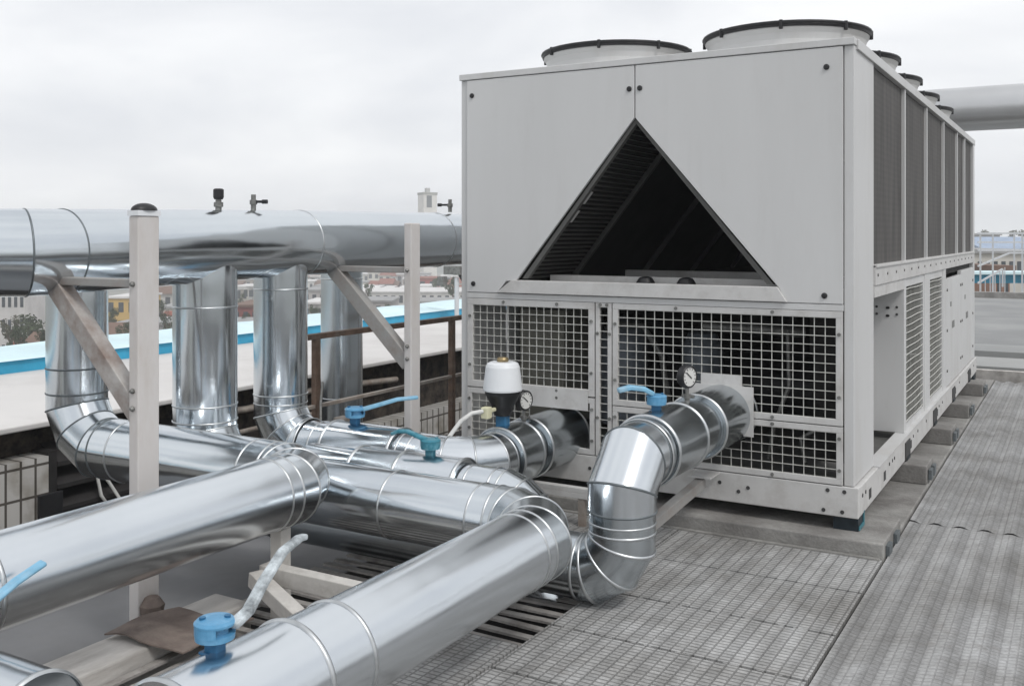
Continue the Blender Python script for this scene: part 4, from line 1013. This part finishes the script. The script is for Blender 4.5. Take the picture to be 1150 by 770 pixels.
# ------------------------------------------------------------------ roofs on the right beyond the walkway
d = MB(); d.box(-3.2, 16, 12.6, 13.6, -.4, .02); structure('far_roof', d, M['paleroof'])
d = MB(); d.box(-3.2, 16, 14.0, 14.9, -.4, .05); structure('far_roof', d, M['paleroof'])
d = MB(); d.box(-3.2, 16, 15.0, 27, -.6, .0); structure('far_roof', d, M['roofgrey'])
d = MB(); d.box(-3.2, 16, 12.101, 12.599, -1.5, -.3); structure('far_roof', d, M['deck'])
d = MB(); d.box(-3.2, 16, 13.601, 13.999, -1.5, -.3); structure('far_roof', d, M['deck'])
b = MB(); b.box(-3.2, 16, 12.0, 12.099, -.07, .05); o = b.build('roof_kerb', M['timber'], None, (0, 12.05, 0)); tag(o, 'thin brown kerb across the far end of the walkway', 'kerb')
b = MB(); b.box(-3.2, 16, 26.9, 27.2, .001, .14); o = b.build('roof_kerb', M['concrete'], None, (0, 27, 0)); tag(o, 'pale grey kerb wall at the back of the far flat roof', 'kerb')
sr = thing('white_railing', 'white metal stair railing at the far right beyond the roofs', 'railing', tuple(far(1118, 30, .36)))
def fp(px, py, dd): return far(px, dd, zpx(py, dd))
b = MB()
for px in (1101, 1115, 1139, 1148): b.bar(fp(px, 262, 30), fp(px, 334, 30), .05, .05)
each(b, 'rail_post', M['pale_rail'], sr)
b = MB()
for a in ((1098, 262, 1155, 262), (1098, 272, 1155, 272), (1098, 281, 1155, 281), (1098, 299, 1134, 284), (1098, 318, 1126, 302), (1126, 302, 1126, 322), (1134, 284, 1150, 284)):
    b.bar(fp(a[0], a[1], 30), fp(a[2], a[3], 30), .05, .05)
for k in range(6): b.bar(fp(1101 + 5.5 * k, 316 - 3.2 * k, 30), fp(1101 + 5.5 * k, 332, 30), .025, .025)
b.build('rail_bars', M['pale_rail'], sr)
fs_ = thing('roof_skylight', 'bright blue skylight strip far off at the right edge', 'skylight', tuple(far(1130, 36, -.5)))
q0 = far(1040, 36); b = MB(); b.bar((q0.x, q0.y, zpx(313, 36)), tuple(far(1300, 36, zpx(313, 36))), .4, .30); b.build('curb', M['skyblue'], fs_)
b = MB(); b.bar((q0.x, q0.y, zpx(306, 36)), tuple(far(1300, 36, zpx(306, 36))), 1.5, .09); b.build('glazing', M['skycyan'], fs_)

# ------------------------------------------------------------------ city: houses and trees
WALLS = {}
def wallmat(c):
    k = tuple(round(v, 2) for v in c)
    if k not in WALLS: WALLS[k] = mat('house_wall', c, .85, 0, .1, .6, 0, 1, dirt=tuple(v * .7 for v in c), dirt_amt=.4, dirt_scale=.4)
    return WALLS[k]
ROOFC = {'red': (.24, .085, .06), 'brown': (.16, .10, .075), 'grey': (.30, .30, .30), 'white': (.62, .61, .60), 'blue': (.30, .37, .48)}
WIN = None
def house(px, d, wpx, ytop, ybot, col, roof, label, deep=8, pitched=False, win=(3, 2), group='distant city buildings', ang=0.0):
    """building facing the viewer's side of the city, seen at column px and depth d"""
    c = far(px, d); z1 = zpx(ytop, d); z0 = -14.0
    wd = wpx * d / 1111.0
    h = thing('house', label, 'building', (c.x, c.y, z0), group)
    Rz = Matrix.Rotation(YAW + ang, 3, 'Z')
    def tr(x, y, z): v = Rz @ Vector((x, y, 0)); return (c.x + v.x, c.y + v.y, z)
    def bx(mb, x0, x1, y0, y1, za, zb2):
        o = len(mb.v); mb.box(x0, x1, y0, y1, za, zb2)
        for i in range(o, len(mb.v)): mb.v[i] = Vector(tr(*mb.v[i]))
    hh = z1 - z0; zr = z1 - (min(1.6, hh * .25) if pitched else .25)
    b = MB(); bx(b, -wd / 2, wd / 2, 0, deep, z0, zr); b.build('wall', wallmat(col), h)
    b = MB()
    if pitched:
        e_ = .35
        P0 = [tr(-wd / 2 - e_, -e_, zr + .001), tr(-wd / 2 - e_, deep + e_, zr + .001), tr(-wd / 2 - e_, deep / 2, z1)]
        off = Vector(tr(wd / 2 + e_, -e_, zr)) - Vector(tr(-wd / 2 - e_, -e_, zr)); b.prism(P0, off)
    else: bx(b, -wd / 2 - .2, wd / 2 + .2, -.2, deep + .2, zr + .001, z1)
    b.build('roof', wallmat(ROOFC[roof]), h)
    nx_, nz_ = win
    ww = wd / nx_ * .5; wh = min(1.3, hh / nz_ * .45)
    ztop = zr
    for i in range(nx_):
        for k in range(nz_):
            b = MB(); xx = -wd / 2 + wd * (i + .5) / nx_; zz = ztop - .5 - k * max(2.4, wh * 1.7) - wh
            if zz < z0 + .3: continue
            bx(b, xx - ww / 2, xx + ww / 2, -.04, .05, zz, zz + wh); b.build('window', M['window'], h)
    return h
def tree(px, d, ytop, ybot, wpx, label, m='leaf'):
    c = far(px, d); z1 = zpx(ytop, d); z0 = -14.0; R = wpx * d / 2222.0; zb2 = max(z0 + 1.2, zpx(ybot, d))
    t = thing('tree', label, 'tree', (c.x, c.y, z0), 'trees among the distant houses')
    b = MB(); b.curve([(c.x, c.y, z0), (c.x + .1, c.y, (z0 + zb2) / 2), (c.x, c.y + .1, zb2 + (z1 - zb2) * .5)], .2, 8, [.22, .17, .08]); 
    for k in range(4):
        a = k * 1.6; b.curve([(c.x, c.y, zb2), (c.x + R * .5 * math.cos(a), c.y + R * .5 * math.sin(a), zb2 + (z1 - zb2) * .5)], .06, 6)
    b.build('trunk', M['bark'], t)
    b = MB(); cz = (z1 + zb2) / 2; hz = (z1 - zb2) / 2
    cl_ = [(random.gauss(0, .42), random.gauss(0, .42), random.uniform(-.7, .75), random.uniform(.28, .5)) for _ in range(11)]
    for (ux, uy, uz, ur) in cl_:
        for _ in range(85):
            v = Vector((random.gauss(0, 1), random.gauss(0, 1), random.gauss(0, 1))).normalized() * ur * random.random() ** .4
            p = Vector((c.x + (ux + v.x) * R, c.y + (uy + v.y) * R, cz + (uz + v.z) * hz)); s_ = R * random.uniform(.05, .10)
            u = Vector((random.gauss(0, 1), random.gauss(0, 1), random.gauss(0, 1))).normalized() * s_; w_ = u.orthogonal().normalized() * s_ * .8
            b.add([p - u, p + w_, p + u, p - w_], [(0, 1, 2, 3)])
    b.build('crown', M[m], t)

house(4, 95, 48, 322, 385, (.55, .54, .53), 'white', 'white gridded block at the far left edge under the header pipe', 10, False, (7, 4))
house(42, 125, 28, 336, 372, (.46, .43, .36), 'grey', 'cream house just right of the white gridded block', 9, False, (3, 2))
house(24, 88, 44, 386, 396, (.28, .12, .09), 'red', 'low dark red shed below the white gridded block', 6, True, (3, 1))
house(136, 130, 34, 333, 362, (.56, .38, .13), 'white', 'yellow ochre house seen left of the pale post', 9, False, (3, 2))
house(160, 100, 60, 362, 380, (.36, .36, .36), 'grey', 'low grey shed below the yellow house', 7, False, (4, 1))
house(183, 150, 22, 318, 345, (.50, .49, .47), 'brown', 'narrow pale house between the pale post and the second riser', 9, True, (2, 2))
house(205, 110, 60, 352, 372, (.25, .13, .11), 'red', 'reddish low house behind the second riser', 8, True, (4, 1))
house(276, 105, 30, 342, 364, (.22, .075, .065), 'brown', 'dark red brick house between the two tall risers', 8, False, (3, 1))
house(276, 190, 24, 321, 341, (.56, .55, .53), 'white', 'white house above the dark red brick one', 9, False, (3, 2))
house(353, 150, 26, 325, 350, (.42, .40, .39), 'grey', 'grey house seen between the third riser and the rear one', 9, False, (3, 2))
house(446, 175, 190, 327, 352, (.55, .54, .52), 'white', 'long low white hall below the distant hillside houses', 14, False, (22, 1))
house(480, 215, 22, 312, 326, (.36, .10, .09), 'red', 'small red house right of the rear pale post', 9, False, (2, 1))
cols = [(.60, .59, .57), (.52, .50, .46), (.45, .44, .44), (.60, .57, .50), (.36, .32, .29), (.56, .55, .56)]
desc = ['white', 'cream', 'grey', 'pale sand', 'brownish', 'off white']
used = {}
ordn = ['first', 'second', 'third', 'fourth', 'fifth', 'sixth', 'seventh', 'eighth', 'ninth', 'tenth', 'eleventh', 'twelfth', 'thirteenth', 'fourteenth', 'fifteenth', 'sixteenth', 'seventeenth', 'eighteenth', 'nineteenth', 'twentieth']
for dd in (190, 245, 310):
    for k, px in enumerate([180, 189, 264, 274, 284, 348, 358, 410, 421, 432, 443, 455, 476, 487, 498, 509]):
        i = random.randrange(6); yt_ = {190: 323, 245: 315, 310: 308}[dd] + random.uniform(-3, 3)
        rf = random.choice(['red', 'brown', 'grey', 'white', 'white'])
        row = {190: 'nearest', 245: 'middle', 310: 'highest'}[dd]
        lab = f'tiny {desc[i]} {rf}-roofed house, {ordn[k]} from the left in the {row} hillside row'
        house(px + random.uniform(-3, 3), dd, random.uniform(9, 16), yt_, 330, cols[i], rf, lab, 8, rf in ('red', 'brown'), (2, 1), 'tiny hillside houses')
for (px, d, yt_, yb, wp, lb) in ((12, 84, 352, 388, 26, 'bare brownish tree before the white gridded block'), (36, 90, 350, 385, 34, 'dark green tree below the cream house'), (128, 105, 346, 372, 16, 'dark tree left of the pale post'),
        (180, 112, 335, 362, 16, 'dark tree right of the pale post'), (272, 135, 330, 346, 10, 'small tree above the dark red house'), (413, 160, 318, 332, 12, 'dark tree beside the diagonal brace'), (490, 190, 312, 330, 14, 'dark tree beside the small red house'), (508, 150, 310, 332, 20, 'leafy dark tree by the cabinet edge'), (425, 200, 322, 333, 16, 'low dark tree at the left end of the white hall'), (465, 165, 330, 345, 12, 'shrubby tree behind the rear pale post')):
    tree(px, d, yt_, yb, wp, lb, 'leaf2' if 'brown' in lb else 'leaf')
for (px, d, wp, yt_, cc, rf, pit, lb) in (
        (8, 140, 40, 330, (.44, .42, .40), 'grey', False, 'grey flat roofed block behind the white gridded block'),
        (118, 92, 26, 366, (.40, .38, .36), 'brown', True, 'low brown roofed house below the yellow house'),
        (40, 78, 50, 378, (.33, .18, .14), 'brown', True, 'low brick shed in front of the cream house'),
        (192, 128, 30, 344, (.50, .47, .42), 'grey', False, 'cream block half hidden by the second riser'),
        (258, 88, 40, 360, (.40, .36, .34), 'grey', True, 'grey pitched shed between the two tall risers'),
        (356, 118, 30, 339, (.47, .46, .45), 'white', False, 'pale flat block beside the rear riser'),
        (420, 132, 40, 337, (.38, .36, .35), 'grey', False, 'grey hall left of the rear pale post'),
        (492, 128, 60, 338, (.44, .44, .43), 'grey', False, 'grey hall by the cabinet edge')):
    house(px, d, wp, yt_, None, cc, rf, lb, 8, pit, (4, 2))
for (px, d, yt_, yb, wp, lb) in ((20, 72, 366, 392, 24, 'dark bush at the far left above the turquoise skylight'), (48, 74, 360, 388, 18, 'dark bush under the cream house'), (112, 86, 352, 384, 14, 'dark bush beside the leftmost riser'), (140, 80, 362, 386, 18, 'dark bush below the yellow house'),
        (188, 90, 350, 376, 16, 'dark bush left of the second riser'), (277, 92, 352, 370, 14, 'dark bush before the dark red house'), (352, 110, 342, 358, 14, 'dark bush below the pale flat block'), (436, 118, 342, 352, 18, 'dark bush before the grey hall')):
    tree(px, d, yt_, yb, wp, lb)
# right hand side
house(1118, 62, 80, 280, 310, (.50, .48, .44), 'grey', 'pale beige hall behind the white stair railing', 10, False, (9, 1), 'distant city buildings')
house(1150, 95, 66, 266, 290, (.48, .47, .46), 'blue', 'blue grey roofed hall at the right edge', 14, True, (6, 1))
house(1105, 130, 36, 262, 285, (.42, .41, .41), 'grey', 'grey house by the back corner of the chiller', 10, False, (4, 2))
house(1126, 45, 16, 298, 308, (.30, .17, .12), 'brown', 'small brown shed behind the stair railing', 4, False, (2, 1))
for px, wp, lb in ((1108, 22, 'far grey tree on the skyline beside the chiller corner'), (1140, 24, 'far grey tree on the skyline at the right edge')): tree(px, 210, 259, 275, wp, lb, 'leaf2')
# distant tower above the header
tw = thing('stair_tower', 'small distant white tower with a mast above the header pipe', 'tower', tuple(far(480, 330, -14)))
c = far(480, 330)
Rz = Matrix.Rotation(YAW + .5, 3, 'Z')
def tbx(mb, x0, x1, y0, y1, z0, z1):
    o = len(mb.v); mb.box(x0, x1, y0, y1, z0, z1)
    for i in range(o, len(mb.v)): v = Rz @ Vector((mb.v[i].x, mb.v[i].y, 0)); mb.v[i] = Vector((c.x + v.x, c.y + v.y, mb.v[i].z))
zt8 = zpx(219, 330)
b = MB(); tbx(b, -2.4, 2.4, -2.4, 2.4, -14, zt8); b.build('wall', wallmat((.66, .64, .60)), tw)
b = MB(); tbx(b, -2.55, 2.55, -2.55, 2.55, zt8 + .001, zt8 + .8); b.build('roof', wallmat((.30, .30, .27)), tw)
b = MB(); tbx(b, -.7, .7, -.7, .7, zt8 + .801, zt8 + 2.3); b.build('mast_head', wallmat((.45, .45, .43)), tw)
b = MB(); tbx(b, -1.3, .5, -2.5, -2.38, zt8 - 4.2, zt8 - .3); b.build('window', M['window'], tw)
# hills
b = MB(); nn = 120; vs = []
for i in range(nn + 1):
    a = 2 * PI * i / nn
    for r_, z_ in ((400, -14.3), (500, -8), (580, -2.5 + 1.6 * math.sin(a * 5) + 1.2 * math.sin(a * 11 + 1)), (680, -.5 + 2.5 * math.sin(a * 3 + 2))):
        vs.append((r_ * math.cos(a), r_ * math.sin(a), z_))
b.add(vs, [(i * 4 + j, i * 4 + j + 1, i * 4 + j + 5, i * 4 + j + 4) for i in range(nn) for j in range(3)], True)
structure('hills', b, M['hill'])

# ------------------------------------------------------------------ air
hz = MB(); hz.box(-720, 720, -720, 720, -15.4, 15)
hm = bpy.data.materials.new('haze_air'); hm.use_nodes = True; nt = hm.node_tree; nt.nodes.clear()
ho = nt.nodes.new('ShaderNodeOutputMaterial'); pv = nt.nodes.new('ShaderNodeVolumePrincipled')
pv.inputs['Density'].default_value = .0014; pv.inputs['Color'].default_value = (.93, .95, .97, 1); pv.inputs['Anisotropy'].default_value = .2
nt.links.new(pv.outputs[0], ho.inputs['Volume'])
tag(hz.build('haze', hm, None, (0, 0, 0)), kind='stuff')
